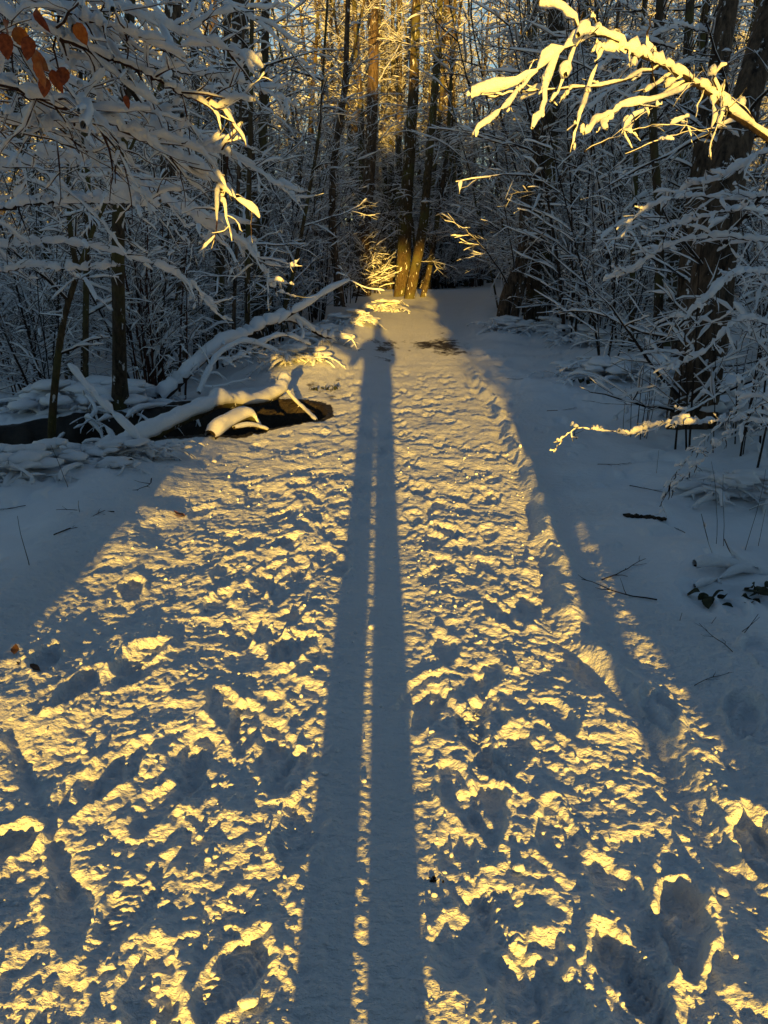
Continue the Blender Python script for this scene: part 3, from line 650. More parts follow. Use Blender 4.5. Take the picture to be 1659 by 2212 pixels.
for k, (px, py, d, a, s, ml) in enumerate([(166, 48, 1.75, 2.85, 1.0, 0), (140, 145, 1.75, 3.5, 1.05, 1), (78, 18, 1.75, 2.9, 1.1, 2), (30, 60, 1.75, 2.5, 1.1, 0), (62, 78, 1.7, 3.3, 1.1, 1), (88, 130, 1.7, 3.4, 1.2, 0),
                                          (112, 150, 1.72, 2.9, 1.1, 2), (5, 70, 1.7, 3.0, 1.2, 1), (75, 110, 1.75, 2.6, 1.1, 0), (272, 205, 2.1, 3.15, .8, 2), (95, 165, 1.75, 3.2, 1.0, 1), (20, 45, 1.75, 4.2, 1.1, 2)]):
    o = obj('leaf', LM[ml]); p = at(px, py, d); o.parent = lv; o.location = p-Vector((-2.7, 2.2, 0))
    o.rotation_euler = (R(90)+.2*math.sin(k*3), a, .5*math.sin(k*2.1)); s *= .50; o.scale = (s, s, s)
    o.rotation_euler = (Matrix.Rotation(.6*math.sin(k*2.1), 3, 'Z') @ Matrix.Rotation(a, 3, 'Y') @ Matrix.Rotation(R(90), 3, 'X')).to_euler()

# ------------------------------------------------------------------ fallen wood at the ditch
def log_thing(name, label, cat, paths, seed, bark, twig=None, kidspec=None, clump=.3, group=None):
    rng = random.Random(seed); rs = np.random.RandomState(seed); sk = Skel(); base = None
    for (pts, r0, r1, sn, kid) in paths:
        W = [at(*p) for p in pts]; L = sum((W[i+1]-W[i]).length for i in range(len(W)-1))
        if base is None: base = W[0].copy()
        P = smooth_path(W, max(8, int(L/.05))); sk.add(P, r0, r1, 0 if kid == 0 else 1, sn)
        if kid: twigs(sk, rng, P, r0, 0, [dict(d, len=d['len']*kid) for d in (kidspec or SPR)])
    local(sk, base)
    tr = [b for b in sk.b if b[3] == 0]
    ms = {}
    if tr:
        V, Q = tube(tr, 12, 0, .12, rs); ms['trunk'] = mesh_np(name, V, Q, bark)
    rest = [b for b in sk.b if b[3] > 0]
    if rest: V, Q = tube(rest, 5); ms['branches'] = mesh_np(name, V, Q, twig or M_twig)
    V, Q = snowtube([b for b in sk.b if b[4] > 0], rs, 8, clump, cover=1.0 if clump < .5 else .9); ms['snow'] = mesh_np(name, V, Q, M_snow)
    return thing_from(ms, name, base, label, cat, group)
log_thing('fallen_log', 'thick curved log under a loaf of snow lying across the dark ditch', 'log',
          [([(215, 992, 5.7), (262, 968, 5.85), (322, 941, 6.05), (378, 912, 6.3), (441, 885, 6.7), (477, 870, 6.95), (521, 872, 7.3), (568, 866, 7.7), (606, 846, 8.15), (616, 822, 8.5)], .065, .04, .066, 0)], 401, M_barkg, clump=.48)
log_thing('fallen_log', 'short hooked log with golden snow at the near edge of the ditch', 'log',
          [([(455, 945, 6.2), (480, 925, 6.35), (513, 905, 6.55), (537, 898, 6.7), (551, 912, 6.75), (560, 925, 6.75)], .045, .03, .06, 0),
           ([(505, 925, 6.4), (540, 920, 6.6), (565, 925, 6.7), (580, 930, 6.8)], .012, .008, .03, 0)], 402, M_barkg, clump=.3)
log_thing('fallen_branch', 'long fallen branch with thick snow rising from the ditch to the lit bank', 'branch',
          [([(346, 862, 8.4), (390, 822, 8.6), (426, 787, 8.9), (481, 743, 9.4), (521, 731, 9.8), (569, 703, 10.2), (616, 690, 10.6), (650, 700, 10.8), (695, 725, 10.9), (720, 730, 11)], .06, .02, .085, .7),
           ([(600, 700, 10.4), (625, 680, 10.5), (656, 664, 10.6), (705, 632, 10.8), (755, 606, 11)], .03, .012, .06, .3),
           ([(755, 606, 11), (745, 590, 11), (730, 572, 11)], .008, .004, .012, .3), ([(755, 606, 11), (790, 622, 11.1), (830, 628, 11.2)], .008, .003, .015, .3),
           ([(640, 690, 10.6), (655, 715, 10.5), (650, 740, 10.4)], .012, .008, .07, .2),
           ([(481, 790, 9.0), (520, 770, 9.2), (560, 745, 9.5), (610, 725, 9.9), (670, 745, 10.2)], .02, .008, .05, .8),
           ([(430, 850, 8.4), (450, 805, 8.6), (475, 765, 9), (530, 740, 9.3), (600, 760, 9.5)], .02, .008, .04, .9)], 403, M_bark, clump=.55)
log_thing('fallen_branch', 'straight stick leaning over the near bank of the ditch with a snow sleeve', 'branch',
          [([(150, 790, 5.9), (200, 850, 5.75), (243, 893, 5.6), (290, 940, 5.45), (332, 990, 5.3)], .012, .010, .035, .15)], 404, M_twig, clump=.9)
log_thing('fallen_branch', 'bare pale stick propped across the right end of the ditch', 'branch',
          [([(612, 835, 8.4), (640, 868, 8.0), (662, 888, 7.7), (684, 910, 7.2)], .014, .012, .02, .1)], 405, M_barkg, clump=.4)
log_thing('fallen_branch', 'snow-caked twiggy branch lying at the right edge above dark leaves', 'branch',
          [([(1700, 1232, 3.5), (1640, 1228, 3.5), (1580, 1222, 3.48), (1540, 1218, 3.45), (1500, 1222, 3.42)], .012, .006, .036, .25),
           ([(1700, 1255, 3.4), (1640, 1240, 3.45), (1600, 1232, 3.45), (1540, 1255, 3.35), (1500, 1268, 3.3)], .008, .004, .028, .2),
           ([(1610, 1225, 3.46), (1580, 1195, 3.5), (1565, 1165, 3.5)], .005, .003, .018, .1),
           ([(1545, 1210, 3.45), (1530, 1170, 3.48), (1515, 1110, 3.5)], .003, .0015, .008, .0001)], 406, M_twig, clump=.7)

# low snowy brambles
def place(kind, name, label, cat, px, py, d, rz, sc, group=None):
    p = gp(px, py, d) if py is not None else Vector((px, d, ground_z(px, d)))
    key = (kind, name)
    if key not in ALL:
        ALL[key] = thing_from(PT[kind], name, p, label, cat, group, rz, sc); return ALL[key]
    return copy_tree(ALL[key], p, rz, sc, label, group)
BR = [(235, 850, 8.2, .95, 'snow-domed bramble lit faintly pink beyond the ditch'), (150, 880, 8.0, .9, 'snow-capped bramble on the far lip of the ditch, left of the pinkish one'),
      (300, 830, 9.0, .9, 'bramble mound between the reddish stem clump and the ditch'), (60, 860, 8.2, 1.0, 'wide bramble heap beyond the ditch at the left edge'),
      (30, 1035, 4.9, .55, 'low bramble hummock by the left edge, this side of the ditch'), (150, 1015, 5.2, .5, 'small bramble hummock between the left edge and the log end'), (275, 1010, 5.3, .45, 'knobbly snow-covered bramble tuft at the near end of the log'),
      (1170, 735, 14.4, .8, 'snowy bramble patch right of the ivy-footed tree'), (1235, 760, 13, .8, 'bramble patch with sagging snow caps below the curved young tree'), (1310, 780, 12, .75, 'bramble mound left of the straight slender stem'),
      (1330, 840, 8.8, .7, 'flat bramble tangle in front of the straight slender stem'), (1260, 820, 9.6, .6, 'small bramble tuft showing dark leaves right of the path'), (1420, 850, 8.2, .8, 'bramble tangle left of the big scaly trunk'),
      (1600, 1000, 4.6, .5, 'low bramble at the right edge under the thin shoots'), (700, 735, 12, .7, 'lit bramble tuft on the golden bank'), (760, 690, 15, .7, 'sunlit bramble fringe left of the shadow of the hat'),
      (830, 652, 21, .9, 'glowing snowy bramble at the foot of the sunlit trio'), (640, 770, 10.6, .7, 'bramble on the bank below the raised fallen branch'), (1095, 735, 14.9, .7, 'snowy ivy clump round the foot of the crooked tree'), (1560, 880, 6.6, .8, 'bramble tangle right of the big scaly trunk')]
for k, (px, py, d, s, lb) in enumerate(BR):
    place('bramble%d' % (k % 2), 'bramble', lb, 'bramble', px, py, d, k*1.7, (s, s, s*.75), 'low snow-covered brambles')

# ------------------------------------------------------------------ the wood around
rng = random.Random(77)
MARKS = [(120, 'the forked sapling by the ditch'), (250, 'the pinkish snow-domed bramble'), (330, 'the reddish stem clump'), (378, 'the massive ivy-clad trunk'), (485, 'the straight brown trunk'),
         (540, 'the greenish pole stem'), (650, 'the right-leaning pole'), (725, 'the tilted dark trunk'), (890, 'the sunlit trio'), (960, 'the slim trunk behind the bend'), (1130, 'the crooked ivy-footed tree'),
         (1270, 'the S-curved young tree'), (1370, 'the straight slender stem'), (1450, 'the pale narrow trunk'), (1520, 'the big scaly trunk')]
SEEN = {}
def where(x, y, kind, noun):
    z = y*CP; px = 829.5+FPX*x/z; a, nm = min(MARKS, key=lambda m_: abs(m_[0]-px)); d = px-a
    if px < -20 or px > 1680: return noun+' just outside the picture on the '+('left' if px < 0 else 'right')
    sd_ = ('in line with' if abs(d) < 14 else ('just ' if abs(d) < 38 else 'some way ')+('left of' if d < 0 else 'right of'))
    dp_ = 'near' if y < 13 else 'middle-distance' if y < 20 else 'distant' if y < 30 else 'very distant'
    return '%s %s %s %s %s' % (dp_, kind, noun, sd_, nm)
LOOK = {'tall0': 'sturdy dark', 'tall1': 'ochre-barked', 'tall2': 'thick dark', 'tall3': 'thin ochre', 'tall4': 'slender grey', 'shrub0': 'bushy', 'shrub1': 'reddish', 'shrub2': 'tall open', 'shrub3': 'low dense'}
def wood(n, xr, yr, kinds, label, name, cat, group, scr=(.8, 1.25), gap=1.2, placed=[]):
    c = 0; tries = 0; g0 = group
    while c < n and tries < n*40:
        tries += 1; y = rng.uniform(*yr); x = rng.uniform(*xr)*(y if abs(xr[1]) <= 1.01 else 1)
        u = x-float(np.interp(y, PCY, PCX))
        if -1.9 < u < 2.3 and y < 40: continue
        if creek(np.array([x]), np.array([y]))[0] < 1.0: continue
        px_ = 829.5+FPX*x/(y*CP)
        if (y > 12 and -2.9 < u < 0 and y < 40) or (1020 < px_ < 1240 and y < 15.6) or (1420 < px_ < 1640 and y < 11) or (340 < px_ < 560 and y < 13.4): continue
        if any((x-a)**2+(y-b)**2 < gap*gap*(.4 if cat != g_ else 1) for a, b, g_ in placed): continue
        placed.append((x, y, cat)); k = rng.choice(kinds); s = rng.uniform(*scr)
        lb = where(x, y, LOOK[k], 'snowy '+cat); group = SEEN.setdefault(lb, g0)
        place(k, name, lb, cat, x, None, y, rng.random()*6.28, (s, s, s*rng.uniform(.9, 1.15)), group); c += 1
BIG = ['tall0', 'tall1', 'tall2', 'tall4']; 
wood(14, (-.62, -.06), (14, 26), BIG+['tall3'], 'snow-dusted bare tree in the front of the wood left of the path', 'bare_tree', 'tree', 'bare trees in the wood left of the path', gap=1.4)
wood(14, (.12, .66), (14, 26), BIG+['tall3'], 'snow-dusted bare tree in the front of the wood right of the path', 'bare_tree', 'tree', 'bare trees in the wood right of the path', gap=1.4)
wood(30, (-.6, .02), (26, 48), BIG, 'bare tree deep in the wood left of the bend', 'bare_tree', 'tree', 'bare trees far behind on the left', gap=1.6)
wood(30, (.0, .62), (28, 48), BIG, 'bare tree deep in the wood beyond the bend', 'bare_tree', 'tree', 'bare trees far behind beyond the bend', gap=1.6)
wood(26, (-.12, .3), (36, 62), BIG, '', 'bare_tree', 'tree', 'bare trees far behind beyond the bend', gap=1.6)
SH = ['shrub0', 'shrub1', 'shrub2', 'shrub3']
wood(30, (-.62, -.1), (8.7, 18), SH, 'snow-dusted understorey shrub left of the path', 'understorey_shrub', 'shrub', 'understorey shrubs left of the path', gap=.9)
wood(24, (.14, .62), (9.5, 18), SH, 'snow-dusted understorey shrub right of the path', 'understorey_shrub', 'shrub', 'understorey shrubs right of the path', gap=1.0, scr=(.6, 1.0))
wood(60, (-.6, .0), (17, 34), SH, 'dense snowy shrub farther back left of the bend', 'understorey_shrub', 'shrub', 'shrubs farther back on the left', gap=.9)
wood(22, (.07, .34), (13, 24), ['shrub2', 'shrub0'], '', 'understorey_shrub', 'shrub', 'shrubs farther back on the right', gap=.8, scr=(1.2, 1.9))
wood(16, (-.3, -.07), (13, 24), ['shrub2', 'shrub0'], '', 'understorey_shrub', 'shrub', 'understorey shrubs left of the path', gap=.8, scr=(1.1, 1.7))
wood(30, (.03, .28), (24, 40), ['tall3', 'tall4', 'tall1'], '', 'bare_tree', 'tree', 'bare trees far behind beyond the bend', gap=1.1)
wood(26, (.06, .26), (27, 40), SH, '', 'understorey_shrub', 'shrub', 'shrubs farther back on the right', gap=.8, scr=(1., 1.5))
wood(60, (.02, .62), (17, 36), SH, 'dense snowy shrub farther back right of the bend', 'understorey_shrub', 'shrub', 'shrubs farther back on the right', gap=.9)
# uncountable thicket far off: one object that scatters shrubs
pc = bpy.data.collections.new('thicket sources')
for k in ['shrub1', 'shrub3', 'tall3', 'tall4']:
    # one merged mesh per source
    Vs = []; Qs = []; mi = []; o_ = 0; mats = []
    for nme, me in PT[k].items():
        v = np.empty(len(me.vertices)*3, np.float32); me.vertices.foreach_get('co', v); q = np.empty(len(me.loops), np.int32); me.loops.foreach_get('vertex_index', q)
        Vs.append(v.reshape(-1, 3)); Qs.append(q.reshape(-1, 4)+o_); o_ += len(me.vertices); mi += [len(mats)]*len(me.polygons); mats.append(me.materials[0])
    me = mesh_np('thicket source', np.concatenate(Vs), np.concatenate(Qs), None)
    for m_ in mats: me.materials.append(m_)
    me.polygons.foreach_set('material_index', np.array(mi, np.int32))
    pc.objects.link(bpy.data.objects.new('thicket_source', me))
pts = []
while len(pts) < 1000:
    y = rng.uniform(34, 85); x = rng.uniform(-.65, .65)*y
    u = x-float(np.interp(y, PCY, PCX))
    if abs(u) < 2.4 and y < 44: continue
    pts.append((x, y, ground_z(x, y)))
me = bpy.data.meshes.new('far thicket points'); me.from_pydata(pts, [], [])
ft = tag(obj('far_thicket', me), 'bluish far thicket of snowy saplings filling the wood behind the bend', 'thicket', kind='stuff')
g = bpy.data.node_groups.new('scatter', 'GeometryNodeTree')
g.interface.new_socket('Geometry', in_out='INPUT', socket_type='NodeSocketGeometry'); g.interface.new_socket('Geometry', in_out='OUTPUT', socket_type='NodeSocketGeometry')
gi = g.nodes.new('NodeGroupInput'); go = g.nodes.new('NodeGroupOutput'); ip = g.nodes.new('GeometryNodeInstanceOnPoints'); ci = g.nodes.new('GeometryNodeCollectionInfo')
ci.inputs['Collection'].default_value = pc; ci.inputs['Separate Children'].default_value = True; ip.inputs['Pick Instance'].default_value = True
rv = g.nodes.new('FunctionNodeRandomValue'); rv.data_type = 'FLOAT_VECTOR'; rv.inputs[0].default_value = (0, 0, 0); rv.inputs[1].default_value = (0, 0, 6.28)
rs_ = g.nodes.new('FunctionNodeRandomValue'); rs_.data_type = 'FLOAT'; rs_.inputs[2].default_value = .9; rs_.inputs[3].default_value = 1.9
g.links.new(gi.outputs[0], ip.inputs['Points']); g.links.new(ci.outputs[0], ip.inputs['Instance'])
g.links.new(rv.outputs[0], ip.inputs['Rotation']); g.links.new(rs_.outputs[1], ip.inputs['Scale']); g.links.new(ip.outputs[0], go.inputs[0])
ft.modifiers.new('scatter', 'NODES').node_group = g

# ------------------------------------------------------------------ the wood behind the camera, which shades the verges, with extra trees added for shade
def spruce(seed, H=11, z0=.5, wide=1.0, step=.23, tap=2.2):
    rng = random.Random(seed); rs = np.random.RandomState(seed); V = []; Q = []; VS = []; QS = []
    z = z0
    while z < H-min(.2, H*.05):
        rad = 1.75*wide*min(1, (1-z/H)*tap)**.8+.08; nb = 10
        for k in range(nb):
            a = 6.283*(k+rng.random())/nb; L = rad*rng.uniform(.8, 1.1); w_ = .28*L+.1; dz = -.30*L
            c, s = math.cos(a), math.sin(a); b = len(V)
            for i, f in enumerate((0, .35, .7, 1)):
                ww = w_*(.35+1.2*f)*(1-f)**.5+.01; zz = z+dz*f*f*1.2
                V += [(c*L*f-s*ww, s*L*f+c*ww, zz-.10), (c*L*f, s*L*f, zz), (c*L*f+s*ww, s*L*f-c*ww, zz-.10)]
                VS += [(c*L*f-s*ww*.8, s*L*f+c*ww*.8, zz-.05), (c*L*f, s*L*f, zz+.06), (c*L*f+s*ww*.8, s*L*f-c*ww*.8, zz-.05)]
            for i in range(3):
                for q in ((0, 1, 4, 3), (1, 2, 5, 4)): Q.append([b+3*i+j for j in q]); QS.append([b+3*i+j for j in q])
        z += step+.012*z
    tr = Skel(); tr.add([Vector((0, 0, H*i/9-.1)) for i in range(10)], .14, .01, 0, 0); tv, tq = tube(tr.b, 7)
    return {'trunk': mesh_np('spruce trunk', tv, tq, M_barkd), 'boughs': mesh_np('spruce boughs', np.array(V), np.array(Q), M_needle), 'snow': mesh_np('spruce snow', np.array(VS), np.array(QS), M_snow)}
PT['spruce'] = spruce(5)
PT['high_shade_spruce'] = spruce(6, 10, 3.05, step=.2); PT['young_shade_spruce'] = spruce(8, 1.42, 1.18, step=.04, tap=7)
for (x, y, s, sz) in [(-2.08, -3.3, 1.0, .95), (-2.9, -3.0, 1.0, .85), (-2.5, -6.0, 1.1, 1.12), (-3.2, -4.6, 1.1, 1.0), (-2.6, -9, 1.15, 1.25)]:  # added out of view: high skirts block sun from the upper left boughs
    place('high_shade_spruce', 'spruce_tree', 'tall bare-stemmed spruce added unseen behind the photographer to shade the left boughs', 'tree', x, None, y, x*3, (s, s, sz), 'high-skirted spruces added behind the photographer for shade')
PT['overhang_shade_spruce'] = spruce(12, 4.2, 1.93, wide=.62, step=.09)  # made-up slim spruces, boughs set at the height that shades the hanging branches
for (x, y, s) in [(-1.58, -1.7, 1.0), (-2.7, -2.0, 1.05), (-2.1, -2.5, 1.08), (2.55, -1.7, 1.0), (2.7, -3.9, 1.12), (3.3, -2.4, 1.0), (2.75, -6.3, 1.2)]:
    place('overhang_shade_spruce', 'spruce_tree', 'slim bare-stemmed spruce added unseen behind the photographer to shade the near boughs', 'tree', x, None, y, x*3, (s, s, s), 'slim shade spruces added behind the photographer')
PT['crown_shade_pine'] = spruce(9, 14.2, 10.0, step=.1, wide=1.9, tap=9)  # invented high crowns out of view, shaped to shade the trunks at mid height
for (x, y, s) in [(-1.9, -38, 1.0), (2.9, -36, 1.0), (-1.7, -33, .93), (2.8, -31, .9), (-1.5, -50, 1.1), (3.2, -53, 1.12), (-2.2, -28, .88), (-1.6, -44, 1.05), (2.9, -42, .97), (3.3, -48, 1.0)]:
    place('crown_shade_pine', 'shade_pine_tree', 'high-crowned pine added unseen far behind the photographer to shade the trunks ahead', 'tree', x, None, y, x*3, (s, s, s), 'high-crowned pines added behind the photographer for shade')
for (x, y, s) in [(1.92, -2.8, .55), (2.2, -3.7, .62), (3.0, -2.6, .62)]:  # added low foliage out of view, placed to shade the right verge
    place('young_shade_spruce', 'spruce_tree', 'young spruce added unseen behind the photographer to shade the right verge', 'tree', x, None, y, x*3, (s*1.0, s, 1), 'young spruces added behind the photographer for shade')
ed_ = [('shrub%d' % rngb.randrange(4), sd__*rngb.uniform(1.65, 2.05)+(.1 if sd__ > 0 else -.05)-y_*.008, y_, rngb.uniform(.35, .9)) for sd__ in (-1, 1) for y_ in (-3.2, -4.6, -6, -7.6, -9.5, -12, -15, -18, -22, -27)]  # extra unseen shrubs that fray the straight edges of the sunlit strip
for k_, (kd, x, y, s) in enumerate(ed_):
    place(kd, 'understorey_shrub', 'leafless snowy shrub added unseen behind the photographer to dapple the shade edges', 'shrub', x, None, y, k_*1.3, (s, s*.9, s), 'shrubs added behind the photographer to break the shade edge')
GAPW = 1.45
for k in range(64):
    side = -1 if k % 2 else 1; y = -5-.85*k+rng.uniform(-.4, .4); s = rng.uniform(.8, 1.15)
    x = side*(GAPW+1.75*s+rng.uniform(.35, .8)+ (0.2 if side > 0 else .0))+max(0, -y-8)*.011
    place('spruce', 'spruce_tree', 'dense snowy spruce lining the path behind the photographer', 'tree', x, None, y, rng.random()*6, (s, s, s*1.1), 'spruces behind the photographer')
for k in range(50):
    side = -1 if k % 2 else 1; y = rng.uniform(-45, -4); s = rng.uniform(.9, 1.3)
    x = side*rng.uniform(5.2, 12)
    place('spruce', 'spruce_tree', 'dense snowy spruce lining the path behind the photographer', 'tree', x, None, y, rng.random()*6, (s, s, s*1.1), 'spruces behind the photographer')

# ------------------------------------------------------------------ photographer (only the shadow is in view)
def person():
    o = Vector((-.045, -.42, 0))
    vs = []; es = []; rad = []
    def v(x, y, z, rx, ry=None): vs.append((x, y, z)); rad.append((rx*1.2, (ry or rx)*1.2)); return len(vs)-1
    pel = v(0, 0, .95, .165, .11)
    def chain(a, pts):
        for p in pts: b = v(*p); es.append((a, b)); a = b
        return a
    for s in (-1, 1):
        k = chain(pel, [(s*.088, 0, .84, .088), (s*.085, .0, .68, .078), (s*.080, .01, .48, .067), (s*.080, 0, .30, .065), (s*.078, -.01, .10, .056), (s*.074, .02, .05, .045), (s*.078, .16, .035, .035)])
    ch = chain(pel, [(0, 0, 1.10, .165, .11), (0, 0, 1.26, .18, .12), (0, .0, 1.39, .17, .11)])
    nk = chain(ch, [(0, .01, 1.49, .06), (0, .02, 1.58, .078, .09), (0, .03, 1.66, .082, .098), (0, .02, 1.73, .06, .075)])
    for s in (-1, 1):
        el = chain(ch, [(s*.19, .0, 1.40, .06), (s*(.33 if s < 0 else .24), .06, 1.24, .056), (s*(.37 if s < 0 else .22), .16, 1.12, .045), (s*.15+.02, .29, 1.36, .034), (s*.085+.035, .355, 1.455, .026), (s*.08+.04, .375, 1.475, .028)])
        for f in range(4):
            chain(el, [(s*(.085-.004*f)+.04, .385, 1.500-.019*f, .0095), (s*.066+.043, .402-.004*f, 1.505-.02*f, .008), (s*.048+.044, .398, 1.506-.02*f, .007)])
        chain(el, [(s*.066+.042, .362, 1.478, .011), (s*.05+.043, .352, 1.49, .009)])
    me = bpy.data.meshes.new('person'); me.from_pydata(vs, es, [])
    p = obj('person', me, None, o)
    sm = p.modifiers.new('skin', 'SKIN'); sm.use_smooth_shade = True
    for i, sv_ in enumerate(me.skin_vertices[0].data): sv_.radius = rad[i]; sv_.use_root = (i == 0)
    p.modifiers.new('sub', 'SUBSURF').levels = 2
    me.materials.append(flat_mat('dark winter clothes', (.02, .022, .03), (.035, .04, .05), 40))
    tag(p, 'person in dark coat and pointed bobble hat casting the long shadow on the path', 'person')
    V = []; Q = []
    prof = [(.115, 1.635), (.118, 1.66), (.112, 1.71), (.095, 1.75), (.06, 1.79), (.035, 1.815), (.045, 1.84), (.03, 1.87), (.002, 1.885)]
    for r, z in prof: V += [(r*.86*math.cos(a*.3927), .02+r*math.sin(a*.3927), z) for a in range(16)]
    for i in range(len(prof)-1): Q += [(16*i+a, 16*i+(a+1) % 16, 16*(i+1)+(a+1) % 16, 16*(i+1)+a) for a in range(16)]
    obj('bobble_hat', mesh_np('hat', np.array(V), np.array(Q), flat_mat('wool', (.08, .02, .02), (.12, .03, .03), 80)), p)
    V = []; Q = []
    prof = [(.205, .86), (.20, .95), (.195, 1.1), (.23, 1.25), (.25, 1.36), (.19, 1.45), (.09, 1.49)]
    for r, z in prof: V += [(r*math.cos(a*.3927), r*.68*math.sin(a*.3927), z) for a in range(16)]
    for i in range(len(prof)-1): Q += [(16*i+a, 16*i+(a+1) % 16, 16*(i+1)+(a+1) % 16, 16*(i+1)+a) for a in range(16)]
    obj('coat', mesh_np('coat', np.array(V), np.array(Q), flat_mat('coat cloth', (.02, .03, .025), (.03, .045, .04), 60)), p)
person()
bm = bmesh.new(); bmesh.ops.create_cube(bm, size=1); bmesh.ops.scale(bm, vec=(.074, .008, .15), verts=bm.verts)
bmesh.ops.bevel(bm, geom=bm.edges[:], offset=.003, segments=2, affect='EDGES'); me = bpy.data.meshes.new('phone'); bm.to_mesh(me); bm.free(); me.materials.append(flat_mat('phone case', (.01, .01, .01), (.02, .02, .02)))
ph = obj('phone', me, None, (0, -.034, 1.47)); tag(ph, 'black phone held up in both hands of the photographer', 'phone')

# ------------------------------------------------------------------ small things on the snow
def ground_leaf(px, py, d, m, s, rz, label, name='fallen_leaf'):
    p = at(px, py, d); o = obj(name, leaf_mesh('leaf', .075*s, .05*s, m, -.3)); o.location = (p.x, p.y, fine_z(p.x, p.y)+.006*s+.004)
    o.rotation_euler = (.1, .15, rz); return tag(o, label, 'leaf')
_dg = bpy.context.evaluated_depsgraph_get() if False else None
from mathutils.bvhtree import BVHTree
def bvh(name):
    me = bpy.data.objects[name].data
    v = np.empty(len(me.vertices)*3, np.float32); me.vertices.foreach_get('co', v); q = np.empty(len(me.loops), np.int32); me.loops.foreach_get('vertex_index', q)
    v = v.reshape(-1, 3); q = q.reshape(-1, 4); c = v[q[:, 0]]
    sel = (np.abs(c[:, 0]) < 4) & (c[:, 1] > .7) & (c[:, 1] < 9)
    used, inv = np.unique(q[sel], return_inverse=True)
    return BVHTree.FromPolygons(v[used].tolist(), inv.reshape(-1, 4).tolist())
BV = [bvh('snow_ground'), bvh('snow_path')]
def fine_z(x, y):
    for b in BV:
        h = b.ray_cast(Vector((x, y, 3)), Vector((0, 0, -1)))
        if h[0] is not None: return h[0].z
    return ground_z(x, y)
def gxy(px, py):
    dy = (1106-py)/FPX; dx = (px-829.5)/FPX; k = CAM_H/(SP-dy*CP); return dx*k, (CP+dy*SP)*k
def gleaf(px, py, m, s, rz, label):
    x, y = gxy(px, py); o = obj('fallen_leaf', leaf_mesh('leaf', .075*s, .05*s, m, -.35)); o.location = (x, y, fine_z(x, y)+.006); o.rotation_euler = (.1, .15, rz); tag(o, label, 'leaf')
gleaf(400, 1122, M_leaf, 1.0, 1.4, 'bright orange leaf lying on a lit hummock left of the path')
gleaf(88, 1455, M_leafd, 1.15, 1.7, 'larger curled brown leaf on the shaded snow at the left edge')
gleaf(35, 1437, M_leafd, .6, .3, 'small brown leaf left of the larger curled one')
# dark clump of soil and leaves
def clump(px, py, n, sx, sy, r, m, name, label, cat, seed, flat=.6):
    rg = random.Random(seed); bm = bmesh.new(); x, y = gxy(px, py)
    for i in range(n):
        a = rg.uniform(-1, 1)*sx; b = rg.uniform(-1, 1)*sy; rr = r*rg.uniform(.4, 1.2)
        q = bmesh.ops.create_icosphere(bm, subdivisions=1, radius=rr)
        for v in q['verts']:
            v.co = Vector((v.co.x*rg.uniform(.7, 1.3)+a, v.co.y*rg.uniform(.7, 1.3)+b-.6*a*.5, v.co.z*flat*rg.uniform(.6, 1.4)+rg.uniform(0, rr*.3)))
    me = bpy.data.meshes.new(name); bm.to_mesh(me); bm.free(); me.materials.append(m)
    return tag(obj(name, me, None, (x, y, fine_z(x, y))), label, cat)
clump(1390, 1128, 46, .115, .018, .018, M_soil, 'soil_clod', 'crumbly black clod of earth lying on the snow right of the path', 'clod', 1)
clump(942, 1898, 14, .018, .008, .005, M_soil, 'bark_crumb', 'dark shred of bark on the trodden snow in the foreground', 'debris', 2)
clump(268, 1030, 12, .06, .03, .03, M_leafg, 'leaf_clump', 'dark wet leaves poking out of the hummock by the log end', 'leaves', 3)
def leafy(px, py, n, sx, sy, label, seed, s=1):
    rg = random.Random(seed); x, y = gxy(px, py); e = empty('bramble_leaves', (x, y, fine_z(x, y)), label, 'leaves')
    lm = leaf_mesh('leaf', .07*s, .05*s, M_leafg, .4)
    for i in range(n):
        o = obj('leaf', lm, e, (rg.uniform(-1, 1)*sx, rg.uniform(-1, 1)*sy, rg.uniform(.01, .06))); o.rotation_euler = (rg.uniform(-1.2, .5), rg.uniform(-.6, .6), rg.random()*6.28)
leafy(1575, 1285, 14, .14, .06, 'dark bramble leaves under the snow-caked branch at the right edge', 1)
leafy(1640, 1275, 9, .05, .05, 'darker leaf bunch right at the edge beside the snow-caked branch', 2)
leafy(1255, 850, 8, .15, .08, 'few dark leaves showing in the snow right of the path', 3, 1.3)
leafy(700, 845, 12, .2, .1, 'brown leaves and stems showing on the golden lip of the ditch', 7, 1.0)
leafy(1400, 790, 8, .15, .1, 'dark leaves at the foot of the slender stem', 4, 1.6)
